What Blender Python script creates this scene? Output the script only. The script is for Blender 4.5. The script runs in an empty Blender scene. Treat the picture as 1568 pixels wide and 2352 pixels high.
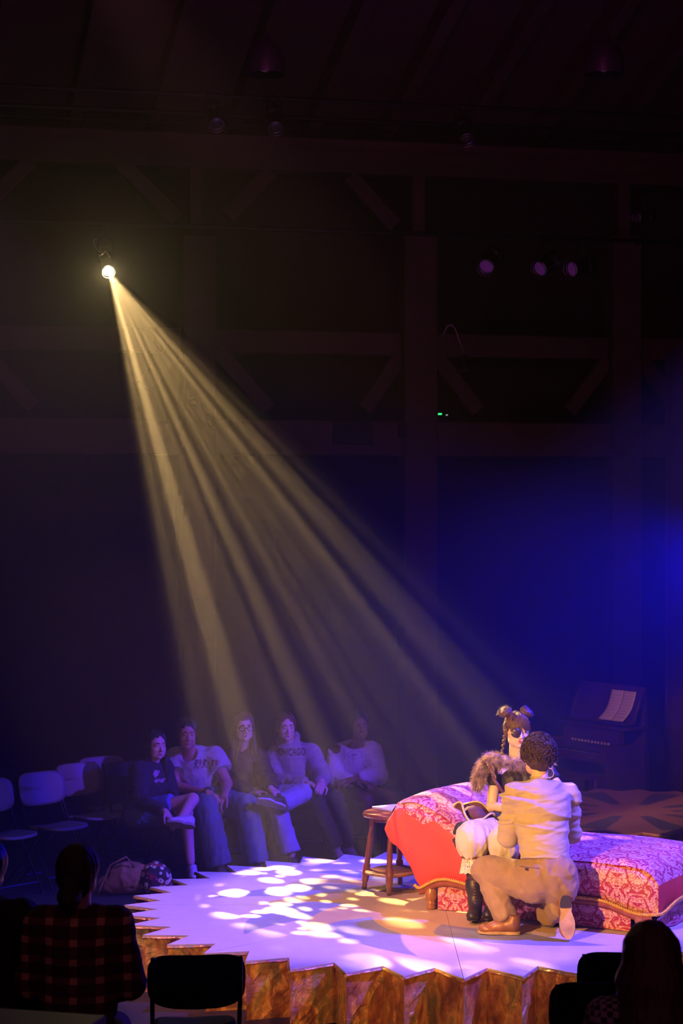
import bpy, bmesh, math, random
import numpy as np
from mathutils import Vector, Matrix

# ------------------------------------------------------------------ camera, world, lights, exposure
SC = bpy.context.scene
COL = SC.collection
F_PX = 4730.0
CAM_Z = 2.95
STAGE_Z = 0.35

cam_d = bpy.data.cameras.new('camera')
cam_d.sensor_fit = 'VERTICAL'
cam_d.sensor_height = 36.0
cam_d.sensor_width = 24.0
cam_d.lens = F_PX / 2352.0 * 36.0
cam_d.clip_end = 200
cam_d.dof.use_dof = True
cam_d.dof.focus_distance = 13.1
cam_d.dof.aperture_fstop = 4.0
CAM = bpy.data.objects.new('camera', cam_d)
CAM.location = (0, 0, CAM_Z)
CAM.rotation_euler = (math.pi / 2, 0, 0)
COL.objects.link(CAM)
SC.camera = CAM

W = bpy.data.worlds.new('dark_hall')
SC.world = W
W.use_nodes = True
W.node_tree.nodes['Background'].inputs[0].default_value = (0.60, 0.12, 0.34, 1)
W.node_tree.nodes['Background'].inputs[1].default_value = 0.10

SC.view_settings.view_transform = 'Standard'
SC.view_settings.look = 'None'
SC.view_settings.gamma = 1.0
SC.view_settings.use_curve_mapping = False
SC.view_settings.exposure = 0.0
cy = SC.cycles
cy.use_denoising = True
cy.use_adaptive_sampling = True
cy.adaptive_threshold = 0.12
cy.adaptive_min_samples = 8
cy.max_bounces = 4
cy.diffuse_bounces = 2
cy.glossy_bounces = 2
cy.transparent_max_bounces = 6
cy.volume_bounces = 0
cy.caustics_reflective = False
cy.caustics_refractive = False
cy.sample_clamp_indirect = 4.0

def spot(name, loc, target, color, watts, angle, blend, radius):
    d = bpy.data.lights.new(name, 'SPOT')
    d.color = color
    d.energy = watts
    d.spot_size = math.radians(angle)
    d.spot_blend = blend
    d.shadow_soft_size = radius
    o = bpy.data.objects.new(name, d)
    o.location = loc
    o.rotation_euler = (Vector(target) - Vector(loc)).to_track_quat('-Z', 'Y').to_euler()
    COL.objects.link(o)
    return o

# warm key from a low boom on house left, focused on the couch
KEY = spot('key_light', (-3.4, 5.5, 3.6), (1.20, 13.1, 0.85), (1.0, 0.47, 0.09), 6800, 15.0, 0.28, 0.05)
# blue side light on a boom in the wings, stage right
BLUE = spot('blue_side_light', (3.2, 15.9, 2.8), (0.0, 14.4, 1.0), (0.001, 0.002, 1.0), 1500, 92, 1.0, 0.08)
# violet top light over the platform
TOP = spot('violet_top_light', (4.9, 12.1, 5.8), (0.75, 13.5, 0.35), (0.12, 0.075, 1.0), 8000, 40, 0.4, 0.08)
# unseen lavender fill from house left, added to brighten the open deck
WASH = spot('lavender_fill_light', (-3.4, 10.6, 6.6), (-0.25, 13.3, 0.35), (1.0, 0.48, 0.85), 2000, 25, 0.5, 0.08)
# violet light over the far audience, hung on the right
AUD = spot('audience_violet_light', (4.6, 12.9, 4.4), (-1.0, 17.3, 0.9), (0.12, 0.03, 1.0), 3600, 22, 0.6, 0.08)
# made-up amber fills low on the floor, added to warm the platform skirt
for fx, fy in ((-1.75, 11.2), (-0.75, 10.45), (0.45, 10.2), (1.65, 10.25)):
    spot('skirt_fill_light', (fx, fy, 0.10), (fx * 0.6 + 0.25, 12.6, 0.28), (1.0, 0.46, 0.10), 26, 130, 0.8, 0.06)
# unseen rose fill, added so the rear platform and organ show
REAR = spot('rear_rose_fill', (-1.6, 8.7, 6.2), (2.6, 19.0, 0.6), (1.0, 0.36, 0.32), 2000, 14, 0.6, 0.06)
# unseen plum fill, added to lift the timbers and ceiling
HALL = spot('hall_plum_fill', (0.4, 9.0, 6.6), (0, 20.5, 5.6), (0.60, 0.05, 0.36), 380, 80, 1.0, 0.4)

# ------------------------------------------------------------------ helpers
def P(x, y, D):
    """world point seen at photo pixel (x, y) when it stands D metres in front of the camera"""
    return np.array([(x - 784.0) * D / F_PX, D, CAM_Z - (y - 1176.0) * D / F_PX])

def A(*v): return np.array(v, float)
def nrm(v):
    v = np.asarray(v, float); return v / (np.linalg.norm(v) + 1e-12)

def thing(name, label, cat, loc=(0, 0, 0), rotz=0.0, group=None):
    o = bpy.data.objects.new(name, None)
    o.empty_display_size = 0.1
    o.location = [float(c) for c in loc]; o.rotation_euler = (0, 0, rotz)
    COL.objects.link(o)
    tag(o, label, cat, group)
    return o

def tag(o, label=None, cat=None, group=None, kind=None):
    if label: o['label'] = label
    if cat: o['category'] = cat
    if group: o['group'] = group
    if kind: o['kind'] = kind
    return o

def origin_of(parent):
    p = np.zeros(3)
    while parent is not None:
        p += np.array(parent.location); parent = parent.parent
    return p

def link(name, me, parent=None, loc=None):
    o = bpy.data.objects.new(name, me)
    COL.objects.link(o)
    if parent is not None: o.parent = parent
    if loc is not None: o.location = [float(c) for c in loc]
    return o

class MB:
    """collects shapes (world coordinates) and links them as one mesh object"""
    def __init__(s): s.v = []; s.f = []; s.uv = []; s.n = 0
    def add(s, verts, faces, uvs=None):
        verts = np.asarray(verts, float)
        s.v.append(verts)
        for i, f in enumerate(faces):
            s.f.append([int(k) + s.n for k in f])
        if uvs is not None: s.uv.extend(uvs)
        s.n += len(verts)
        return s
    def box(s, c, size, M=None, bev=0.0):
        hx, hy, hz = [k / 2 for k in size]
        c = np.asarray(c, float)
        if bev <= 0:
            v = np.array([[x, y, z] for z in (-hz, hz) for y in (-hy, hy) for x in (-hx, hx)])
            f = [(0, 2, 3, 1), (4, 5, 7, 6), (0, 1, 5, 4), (2, 6, 7, 3), (0, 4, 6, 2), (1, 3, 7, 5)]
        else:
            bm = bmesh.new(); bmesh.ops.create_cube(bm, size=1.0)
            for q in bm.verts: q.co = Vector((q.co.x * size[0], q.co.y * size[1], q.co.z * size[2]))
            bmesh.ops.bevel(bm, geom=list(bm.edges), offset=bev, segments=2, affect='EDGES', profile=0.5)
            bm.verts.index_update()
            v = np.array([q.co[:] for q in bm.verts]); f = [[q.index for q in fc.verts] for fc in bm.faces]
            bm.free()
        if M is not None: v = v @ np.asarray(M, float).T
        return s.add(v + c, f)
    def tube(s, pts, r, n=8, caps=True, closed=False):
        pts = np.asarray(pts, float); m = len(pts)
        r = np.full(m, r) if np.isscalar(r) else np.asarray(r, float)
        if closed: tang = np.roll(pts, -1, 0) - np.roll(pts, 1, 0)
        else: tang = np.gradient(pts, axis=0)
        tang /= np.linalg.norm(tang, axis=1)[:, None] + 1e-12
        up = np.array([0, 0, 1.0]) if abs(tang[0][2]) < 0.9 else np.array([1.0, 0, 0])
        a = np.cross(tang[0], up); a /= np.linalg.norm(a)
        rings = []
        for i in range(m):
            a = a - tang[i] * np.dot(a, tang[i]); a /= np.linalg.norm(a) + 1e-12
            b = np.cross(tang[i], a)
            th = np.linspace(0, 2 * np.pi, n, endpoint=False)
            rings.append(pts[i] + r[i] * (np.cos(th)[:, None] * a + np.sin(th)[:, None] * b))
        v = np.concatenate(rings)
        f = []
        for i in range(m if closed else m - 1):
            i2 = (i + 1) % m
            for k in range(n):
                k2 = (k + 1) % n
                f.append((i * n + k, i * n + k2, i2 * n + k2, i2 * n + k))
        if caps and not closed:
            f.append(tuple(range(n))[::-1]); f.append(tuple((m - 1) * n + k for k in range(n)))
        return s.add(v, f)
    def lathe(s, prof, base, n=20, axis=(0, 0, 1), caps=True):
        """prof: (radius, height) pairs along axis from base"""
        ax = nrm(axis); up = A(0, 0, 1) if abs(ax[2]) < 0.9 else A(1, 0, 0)
        a = nrm(np.cross(ax, up)); b = np.cross(ax, a)
        th = np.linspace(0, 2 * np.pi, n, endpoint=False)
        v = np.concatenate([np.asarray(base) + h * ax + r * (np.cos(th)[:, None] * a + np.sin(th)[:, None] * b) for r, h in prof])
        f = []
        for i in range(len(prof) - 1):
            for k in range(n):
                k2 = (k + 1) % n
                f.append((i * n + k, i * n + k2, (i + 1) * n + k2, (i + 1) * n + k))
        if caps:
            f.append(tuple(range(n))[::-1]); f.append(tuple((len(prof) - 1) * n + k for k in range(n)))
        return s.add(v, f)
    def prism(s, poly, z0, z1):
        n = len(poly); poly = np.asarray(poly, float)
        v = np.concatenate([np.c_[poly, np.full(n, z0)], np.c_[poly, np.full(n, z1)]])
        f = [tuple(range(n))[::-1], tuple(range(n, 2 * n))]
        for k in range(n):
            k2 = (k + 1) % n
            f.append((k, k2, n + k2, n + k))
        return s.add(v, f)
    def grid(s, pts, uv=None, flip=False):
        """pts[i][j] sheet"""
        pts = np.asarray(pts, float); a, b = pts.shape[:2]
        f = []; uvs = []
        for i in range(a - 1):
            for j in range(b - 1):
                q = [(i, j), (i + 1, j), (i + 1, j + 1), (i, j + 1)]
                if flip: q = q[::-1]
                f.append([x * b + y for x, y in q])
                if uv is not None: uvs.append([tuple(uv[x][y]) for x, y in q])
        return s.add(pts.reshape(-1, 3), f, uvs if uv is not None else None)
    def build(s, name, mat, parent=None, loc=None, smooth=False, auto=None):
        v = np.concatenate(s.v)
        org = origin_of(parent) if parent is not None else (np.asarray(loc, float) if loc is not None else np.zeros(3))
        me = bpy.data.meshes.new(name)
        me.from_pydata((v - org).tolist(), [], s.f)
        if s.uv and len(s.uv) == len(s.f):
            lay = me.uv_layers.new(name='UVMap')
            flat = [c for fc in s.uv for p in fc for c in p]
            lay.data.foreach_set('uv', flat)
        if smooth:
            me.polygons.foreach_set('use_smooth', [True] * len(me.polygons))
            if auto:
                me.update()
                try: me.set_sharp_from_angle(angle=math.radians(auto))
                except Exception: pass
        me.update()
        if mat: me.materials.append(mat)
        return link(name, me, parent, None if parent is not None else org)

def copy_tree(o, parent=None):
    c = o.copy(); COL.objects.link(c)
    if parent is not None: c.parent = parent
    for ch in list(o.children): copy_tree(ch, c)
    return c

# ------------------------------------------------------------------ materials
class NT:
    def __init__(s, name):
        s.m = bpy.data.materials.new(name); s.m.use_nodes = True
        s.t = s.m.node_tree; s.b = s.t.nodes['Principled BSDF']
    def n(s, typ, **kw):
        nd = s.t.nodes.new(typ)
        for k, v in kw.items():
            if k.startswith('i_'):
                key = k[2:]; key = int(key) if key.isdigit() else key.replace('_', ' ')
                nd.inputs[key].default_value = v
            else: setattr(nd, k, v)
        return nd
    def l(s, a, b):
        s.t.links.new(a, b)
    def math(s, op, a, b=None, c=None, clamp=False):
        nd = s.n('ShaderNodeMath', operation=op, use_clamp=clamp)
        for i, q in enumerate((a, b, c)):
            if q is None: continue
            if isinstance(q, (int, float)): nd.inputs[i].default_value = q
            else: s.l(q, nd.inputs[i])
        return nd.outputs[0]
    def mix(s, fac, a, b, blend='MIX'):
        nd = s.n('ShaderNodeMix', data_type='RGBA', blend_type=blend)
        for q, i in ((fac, 0), (a, 6), (b, 7)):
            if isinstance(q, (int, float)): nd.inputs[i].default_value = q
            elif isinstance(q, tuple): nd.inputs[i].default_value = (*q, 1) if len(q) == 3 else q
            else: s.l(q, nd.inputs[i])
        return nd.outputs[2]
    def ramp(s, fac, stops, interp='LINEAR'):
        nd = s.n('ShaderNodeValToRGB'); cr = nd.color_ramp; cr.interpolation = interp
        while len(cr.elements) < len(stops): cr.elements.new(0.5)
        for e, (p, c) in zip(cr.elements, stops):
            e.position = p; e.color = (*c, 1) if not np.isscalar(c) else (c, c, c, 1)
        s.l(fac, nd.inputs[0]); return nd.outputs[0]
    def noise(s, vec, scale, detail=3, rough=0.5, dist=0.0, dims='3D'):
        nd = s.n('ShaderNodeTexNoise', noise_dimensions=dims)
        nd.inputs['Scale'].default_value = scale; nd.inputs['Detail'].default_value = detail
        nd.inputs['Roughness'].default_value = rough; nd.inputs['Distortion'].default_value = dist
        if vec is not None: s.l(vec, nd.inputs['Vector'])
        return nd.outputs['Fac']
    def coord(s, which='Object'): return s.n('ShaderNodeTexCoord').outputs[which]
    def mapping(s, vec, scale=(1, 1, 1), rot=(0, 0, 0), loc=(0, 0, 0)):
        nd = s.n('ShaderNodeMapping'); nd.inputs['Scale'].default_value = scale
        nd.inputs['Rotation'].default_value = rot; nd.inputs['Location'].default_value = loc
        s.l(vec, nd.inputs['Vector']); return nd.outputs[0]
    def bump(s, h, strength=0.3, dist=0.01):
        nd = s.n('ShaderNodeBump'); nd.inputs['Strength'].default_value = strength; nd.inputs['Distance'].default_value = dist
        s.l(h, nd.inputs['Height']); s.l(nd.outputs[0], s.b.inputs['Normal'])
    def set(s, **kw):
        for k, v in kw.items():
            key = k.replace('_', ' ')
            if isinstance(v, tuple): s.b.inputs[key].default_value = (*v, 1) if len(v) == 3 else v
            elif isinstance(v, (int, float)): s.b.inputs[key].default_value = v
            else: s.l(v, s.b.inputs[key])
        return s

def plain(name, col, rough=0.6, metal=0.0, var=0.12, scale=12.0, bump=0.0, bscale=60.0, sheen=0.0, spec=0.5, stretch=(1, 1, 1)):
    t = NT(name); c = t.mapping(t.coord(), stretch)
    nz = t.noise(c, scale, 4, 0.6)
    lo = tuple(k * (1 - var) for k in col); hi = tuple(min(1, k * (1 + var)) for k in col)
    t.set(Base_Color=t.ramp(nz, [(0.3, lo), (0.7, hi)]), Roughness=rough, Metallic=metal)
    t.b.inputs['Specular IOR Level'].default_value = spec
    if sheen: t.b.inputs['Sheen Weight'].default_value = sheen
    if bump: t.bump(t.noise(c, bscale, 3, 0.6), bump, 0.004)
    return t.m

def wood(name, c1, c2, rough=0.35, scale=6.0, stretch=(1, 1, 8), coat=0.0):
    t = NT(name); c = t.mapping(t.coord(), stretch)
    n1 = t.noise(c, scale, 5, 0.65, 1.2)
    t.set(Base_Color=t.ramp(n1, [(0.3, c1), (0.7, c2)]), Roughness=rough)
    if coat: t.b.inputs['Coat Weight'].default_value = coat
    t.bump(n1, 0.08, 0.004)
    return t.m

def emit(name, col, strength):
    t = NT(name)
    t.set(Base_Color=tuple(min(1, c) for c in col), Emission_Color=col, Emission_Strength=strength, Roughness=0.3)
    return t.m

M = {}
M['dark_timber'] = wood('dark_timber', (0.05, 0.03, 0.026), (0.09, 0.055, 0.045), 0.75, 3.0, (1, 1, 1))
M['wall_board'] = wood('wall_board', (0.010, 0.006, 0.006), (0.022, 0.013, 0.012), 0.9, 2.0, (6, 6, 0.7))
M['ceiling_board'] = wood('ceiling_board', (0.05, 0.03, 0.03), (0.08, 0.05, 0.045), 0.85, 2.0, (1, 8, 1))
M['hall_floor'] = plain('hall_floor', (0.016, 0.014, 0.018), 0.5, 0, 0.3, 2.0, 0.1, 30)
M['black_metal'] = plain('black_metal', (0.012, 0.012, 0.013), 0.42, 0.6, 0.2)
M['black_plastic'] = plain('black_plastic', (0.007, 0.0065, 0.007), 0.6, 0, 0.2, 30, 0.05, 200, spec=0.2)
M['chair_shell'] = plain('chair_shell', (0.10, 0.09, 0.10), 0.5, 0, 0.1)
M['chrome'] = plain('chrome', (0.35, 0.35, 0.37), 0.3, 1.0, 0.05)

# ------------------------------------------------------------------ the hall
TH = math.radians(13.2)
WE = A(math.cos(TH), math.sin(TH), 0)          # along the far wall, left to right
WN = A(math.sin(TH), -math.cos(TH), 0)         # from the far wall towards the house
WZ = A(0, 0, 1)
RW = np.array([WE, -WN, WZ]).T                 # columns: along, into wall, up
W0 = A(-3.48, 21.0, 0)

def wdepth(x, off=0.0, d0=21.0):
    k = math.tan(TH)
    return (d0 - off / math.cos(TH) + 3.48 * k) / (1 - (x - 784) / F_PX * k)

def wp(x, y, off=0.0, d0=21.0):
    return P(x, y, wdepth(x, off, d0))

def struct(name, mb, mat, loc=(0, 0, 0), label=None):
    o = mb.build(name, mat, None, loc)
    o['kind'] = 'structure'
    if label: o['label'] = label
    return o

floor = struct('floor', MB().box((0.5, 11.5, -0.05), (19, 30, 0.1)), M['hall_floor'], label='dark hall floor around the painted platforms')
wall_back = struct('wall_back', MB().box(W0 + WE * 4 + WZ * 4 - WN * 0.35, (20, 0.2, 8.6), RW), M['wall_board'], W0 + WE * 4, 'dark board wall behind the timber frame')
wall_left = struct('wall_left', MB().box((-8.4, 10.0, 4), (0.2, 26, 8.6)), M['wall_board'], (-8.4, 10.0, 0), 'dark side wall of the hall on the left')
wall_right = struct('wall_right', MB().box((9.6, 11.0, 4), (0.2, 28, 8.6)), M['wall_board'], (9.6, 11.0, 0), 'dark side wall of the hall on the right')

# sloping ceiling on rafters, rising from the far wall towards the house
SL = 0.30
RAF0 = W0 + WZ * 6.92
up_dir = nrm(WN + WZ * SL)
cn = nrm(np.cross(WE, up_dir)); cn = cn if cn[2] > 0 else -cn
RC = np.array([WE, up_dir, cn]).T
ceiling = struct('ceiling', MB().box(RAF0 + WE * 4 + up_dir * 9.0 + cn * 0.29, (20, 19, 0.08), RC), M['ceiling_board'], RAF0 + WE * 4, 'dark boarded ceiling sloping up from the far wall')
for i in range(16):
    a = -0.9 + 0.83 * i
    MB().box(RAF0 + WE * a + up_dir * 6.0 + cn * 0.13, (0.13, 13.0, 0.24), RC).build('rafter', M['dark_timber'], ceiling)

def beam_px(y0, y1, off, thick, name='beam', x0=-500, x1=2100):
    z0 = wp(0, y0, off)[2]; z1 = wp(0, y1, off)[2]
    c = W0 + WE * 4 + WN * off; c[2] = (z0 + z1) / 2
    return MB().box(c, (18, thick, abs(z0 - z1)), RW, 0.012).build(name, M['dark_timber'], wall_back)
beam_px(292, 372, 0.05, 0.30)
beam_px(748, 803, 0.02, 0.28)
beam_px(960, 1042, 0.10, 0.34)

def post_px(x0, x1, y0, y1, off, thick, name='post'):
    a = wp(x0, (y0 + y1) / 2, off); b = wp(x1, (y0 + y1) / 2, off)
    zt = wp((x0 + x1) / 2, y0, off)[2]; zb = wp((x0 + x1) / 2, y1, off)[2]
    c = (a + b) / 2; c[2] = (zt + zb) / 2
    return MB().box(c, (np.linalg.norm((b - a)[:2]), thick, zt - zb), RW, 0.012).build(name, M['dark_timber'], wall_back)
for x0, x1 in ((415, 490), (920, 995), (1395, 1460)):
    post_px(x0, x1, 545, 2000, 0.16, 0.34)
for x0, x1 in ((434, 462), (944, 972), (1415, 1442)):
    post_px(x0, x1, 372, 548, 0.10, 0.16)
post_px(-120, -45, 545, 2000, 0.16, 0.34)

def brace_px(xa, ya, xb, yb, w=0.16, off=0.12):
    a = wp(xa, ya, off); b = wp(xb, yb, off)
    d = nrm(b - a); n = WN; s = nrm(np.cross(d, n))
    R = np.array([s, -n, d]).T
    return MB().box((a + b) / 2, (w, 0.14, np.linalg.norm(b - a)), R, 0.01).build('brace', M['dark_timber'], wall_back)
for q in ((275, 372, 405, 505), (70, 372, -40, 480), (800, 405, 905, 520), (620, 395, 520, 500),
          (-40, 805, 75, 935), (400, 800, 330, 890), (495, 800, 615, 940), (918, 820, 835, 940), (1000, 820, 1095, 945),
          (1392, 830, 1305, 945), (1464, 825, 1570, 950)):
    brace_px(*q)
# dark recess box on the low beam
b0 = wp(810, 993, 0.30)
MB().box(b0, (0.42, 0.06, 0.25), RW, 0.01).build('cover_plate', M['black_metal'], wall_back)
b0 = wp(925, 988, 0.30)
MB().box(b0, (0.09, 0.06, 0.16), RW, 0.008).build('cover_plate', M['black_metal'], wall_back)

# door-like dark curtain leg with a lit edge right of the organ
M['drape'] = plain('drape', (0.05, 0.018, 0.04), 0.85, 0, 0.25, 3.0, 0.0)
dr = MB()
p0 = P(1530, 1176, 20.6); pts = []
for j in range(60):
    s = j / 59.0
    x = p0[0] + s * 2.6; y = p0[1] + 0.06 * math.sin(s * 46) + 0.03 * math.sin(s * 23 + 1)
    pts.append([[x, y, z] for z in np.linspace(0.02, 4.6, 6)])
dr.grid(pts)
drape = dr.build('stage_curtain', M['drape'], None, (p0[0] + 1.3, p0[1], 0), smooth=True)
tag(drape, 'dark plum curtain hanging right of the organ', 'curtain')
sol = drape.modifiers.new('solid', 'SOLIDIFY'); sol.thickness = 0.012

# ------------------------------------------------------------------ painted platforms
def floor_paint(name, cx, cy, main=True):
    t = NT(name)
    g = t.n('ShaderNodeNewGeometry').outputs['Position']
    sep = t.n('ShaderNodeSeparateXYZ'); t.l(g, sep.inputs[0])
    warp = t.noise(g, 2.2, 3, 0.6)
    dx = t.math('SUBTRACT', sep.outputs[0], cx); dy = t.math('SUBTRACT', sep.outputs[1], cy)
    r = t.math('SQRT', t.math('ADD', t.math('MULTIPLY', dx, dx), t.math('MULTIPLY', dy, dy)))
    ang = t.math('ARCTAN2', dy, dx)
    n8 = 8 if main else 10
    ph = math.radians(-172) if main else 0.12
    sw_ = t.math('MULTIPLY', t.math('SUBTRACT', 1.6, r), 0.75 if main else 0.0)
    u = t.math('FRACT', t.math('ADD', t.math('MULTIPLY', t.math('ADD', t.math('ADD', ang, sw_), ph), n8 / (2 * math.pi)), 4.5))
    a = t.math('ABSOLUTE', t.math('SUBTRACT', u, 0.5))          # 0 at petal axis .. 0.5 between
    streak = t.noise(t.mapping(g, (3, 22, 1), (0, 0, 0.3)), 2.0, 4, 0.7)
    mott = t.noise(g, 9.0, 4, 0.65)
    if main:
        base = t.mix(t.math('MULTIPLY', mott, 0.8), (0.50, 0.42, 0.44), (0.70, 0.61, 0.58))
        # petals: half-width grows from the tip (r = 1.58) towards r ~ 0.9 then closes
        hw = t.math('MULTIPLY', t.math('SINE', t.math('MULTIPLY', t.math('DIVIDE', t.math('SUBTRACT', r, 0.15), 1.45, clamp=True), math.pi)), 0.29)
        arc = t.math('MULTIPLY', t.math('MULTIPLY', a, r), 2 * math.pi / n8)
        d = t.math('ADD', t.math('SUBTRACT', hw, arc), t.math('MULTIPLY', t.math('SUBTRACT', warp, 0.5), 0.05))
        pm = t.math('MULTIPLY', d, 60.0, clamp=True)
        pet = t.mix(streak, (0.15, 0.16, 0.30), (0.34, 0.35, 0.46))
        col = t.mix(pm, base, pet)
        # ochre star between the petals near the middle
        hw2 = t.math('MULTIPLY', t.math('SUBTRACT', 1.28, r), 0.40)
        a2 = t.math('SUBTRACT', 0.5, a)
        arc2 = t.math('MULTIPLY', t.math('MULTIPLY', a2, r), 2 * math.pi / n8)
        d2 = t.math('ADD', t.math('SUBTRACT', hw2, arc2), t.math('MULTIPLY', t.math('SUBTRACT', warp, 0.5), 0.05))
        om = t.math('MULTIPLY', d2, 60.0, clamp=True)
        och = t.mix(streak, (0.50, 0.33, 0.15), (0.66, 0.48, 0.26))
        col = t.mix(om, col, och)
    else:
        base = t.mix(streak, (0.46, 0.22, 0.13), (0.60, 0.34, 0.22))
        edge = t.math('ADD', a, t.math('MULTIPLY', t.math('SUBTRACT', warp, 0.5), 0.12))
        pm = t.math('MULTIPLY', t.math('SUBTRACT', 0.20, edge), 40.0, clamp=True)
        ring = t.math('MULTIPLY', t.math('MULTIPLY', t.math('SUBTRACT', r, 0.34), 30.0, clamp=True), t.math('MULTIPLY', t.math('SUBTRACT', 1.16, r), 30.0, clamp=True))
        pm = t.math('MULTIPLY', pm, ring)
        pet = t.mix(t.noise(t.mapping(g, (4, 14, 1)), 1.6, 5, 0.75), (0.03, 0.035, 0.07), (0.30, 0.28, 0.33))
        col = t.mix(pm, base, pet)
    grain = t.noise(t.mapping(g, (2.5, 40, 1), (0, 0, 0.12)), 3.0, 4, 0.7)
    col = t.mix(t.math('MULTIPLY', t.math('SUBTRACT', 1.0, grain), 0.35), col, (0.30, 0.25, 0.27), 'MULTIPLY')
    t.set(Base_Color=col, Roughness=t.math('ADD', 0.38, t.math('MULTIPLY', grain, 0.25)))
    t.bump(grain, 0.12, 0.004)
    return t.m

def copper_mat():
    t = NT('crinkled_copper'); c = t.coord()
    oi = t.n('ShaderNodeObjectInfo').outputs['Random']
    off = t.n('ShaderNodeCombineXYZ'); t.l(t.math('MULTIPLY', oi, 20.0), off.inputs[0])
    add = t.n('ShaderNodeVectorMath', operation='ADD'); g = t.n('ShaderNodeNewGeometry').outputs['Position']
    t.l(g, add.inputs[0]); t.l(off.outputs[0], add.inputs[1])
    v = add.outputs[0]
    n1 = t.noise(t.mapping(v, (1.6, 1.6, 0.8)), 4.0, 4, 0.6, 0.6)
    n2 = t.noise(v, 11.0, 5, 0.7, 0.8)
    col = t.ramp(n1, [(0.28, (0.14, 0.05, 0.016)), (0.42, (0.46, 0.17, 0.045)), (0.52, (0.74, 0.36, 0.10)), (0.60, (0.38, 0.30, 0.08)), (0.74, (0.64, 0.26, 0.07))])
    col = t.mix(t.math('MULTIPLY', t.math('SUBTRACT', n2, 0.45), 2.2, clamp=True), col, (0.11, 0.055, 0.05))
    t.set(Base_Color=col, Metallic=0.5, Roughness=t.math('ADD', 0.22, t.math('MULTIPLY', n2, 0.4)))
    vo = t.n('ShaderNodeTexVoronoi', feature='DISTANCE_TO_EDGE'); vo.inputs['Scale'].default_value = 9.0
    t.l(t.mapping(v, (1, 1, 0.7)), vo.inputs['Vector'])
    hgt = t.math('ADD', t.math('MULTIPLY', n2, 0.7), t.math('MULTIPLY', vo.outputs['Distance'], 0.9))
    t.bump(hgt, 0.8, 0.025)
    return t.m
M['copper'] = copper_mat()
M['ply'] = plain('ply_edge', (0.22, 0.12, 0.07), 0.6)

def platform(name, label, cx, cy, rt, rv, n, phase, z, mat, seed, seams):
    rng = random.Random(seed)
    root = thing(name, label, 'stage', (cx, cy, 0))
    ring = []
    for i in range(n):
        a0 = phase + 2 * math.pi * i / n
        k = 1 + rng.uniform(-0.012, 0.012)
        ring.append((cx + rt * k * math.cos(a0), cy + rt * k * math.sin(a0)))
        a1 = a0 + math.pi / n
        ring.append((cx + rv * math.cos(a1), cy + rv * math.sin(a1)))
    ring = np.array(ring)
    # deck sheets: wedges that meet in thin seams
    m = len(ring); per = m // seams
    for q in range(seams):
        idx = [(q * per + k) % m for k in range(per + 1)]
        poly = [A(cx, cy)] + [ring[i] for i in idx]
        cen = np.mean(poly, 0)
        poly = [p + nrm(cen - p) * 0.0022 for p in poly]
        MB().prism(poly, z - 0.022, z).build('deck_panel', mat, root)
    # copper clad skirt: one crinkled panel on each face of each tooth
    for i in range(m):
        a, b = ring[i], ring[(i + 1) % m]
        mid = (a + b) / 2; out = nrm(np.r_[mid - A(cx, cy), 0])
        inn = -out * 0.010
        d = nrm(np.r_[b - a, 0]); nn = np.cross(d, WZ); nn = nn if np.dot(nn, out) > 0 else -nn
        gx, gz = 6, 7
        pts = np.zeros((gx, gz, 3)); back = np.zeros((gx, gz, 3))
        for x in range(gx):
            for y in range(gz):
                fx, fz = x / (gx - 1), y / (gz - 1)
                p = np.r_[a * (1 - fx) + b * fx, (z - 0.023) * fz]
                rad = nrm(np.r_[p[:2] - A(cx, cy), 0])
                if x in (0, gx - 1): pts[x, y] = p - rad * (0.012 + 0.006 * math.sin(37.0 * fz + 11 * (i + (x > 0))))
                else: pts[x, y] = p - nn * (0.014 + rng.uniform(-0.013, 0.013)) + d * rng.uniform(-.012, .012) + WZ * (rng.uniform(-.015, .015) if 0 < y < gz - 1 else 0)
                back[x, y] = p - rad * 0.03
        mb = MB(); mb.grid(pts, flip=np.dot(np.cross(pts[1, 0] - pts[0, 0], pts[0, 1] - pts[0, 0]), out) < 0)
        mb.grid(back)
        mb.build('copper_panel', M['copper'], root)
        # folded foil lip along the deck edge
        lip = []
        for x in range(7):
            fx = x / 6
            p = np.r_[a * (1 - fx) + b * fx, z - 0.016]
            lip.append(p + nn * (0.002 + rng.uniform(-0.002, 0.003)) + WZ * rng.uniform(-0.003, 0.002))
        MB().tube(lip, [0.008 + rng.uniform(-0.002, 0.003) for _ in lip], 5).build('foil_lip', M['copper'], root)
    # core that closes the platform under the deck
    MB().prism(np.array([(cx + (rv - 0.05) * math.cos(t), cy + (rv - 0.05) * math.sin(t)) for t in np.linspace(0, 2 * math.pi, 40, endpoint=False)]), 0.0, z - 0.03).build('platform_frame', M['ply'], root)
    return root

SCX, SCY = 0.68, 13.63
M['stage_paint'] = floor_paint('stage_paint', SCX, SCY, True)
stage = platform('stage_platform', 'round toothed stage platform with lavender painted deck and crinkled copper sides', SCX, SCY, 2.13, 1.89, 40, math.radians(180), STAGE_Z, M['stage_paint'], 3, 8)
S2X, S2Y = 2.52, 17.95
M['sun_paint'] = floor_paint('sun_paint', S2X, S2Y, False)
stage2 = platform('stage_platform', 'smaller wavy-edged platform behind the couch painted with a dark sunburst', S2X, S2Y, 1.40, 1.24, 24, math.radians(4), STAGE_Z, M['sun_paint'], 8, 8)

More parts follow.
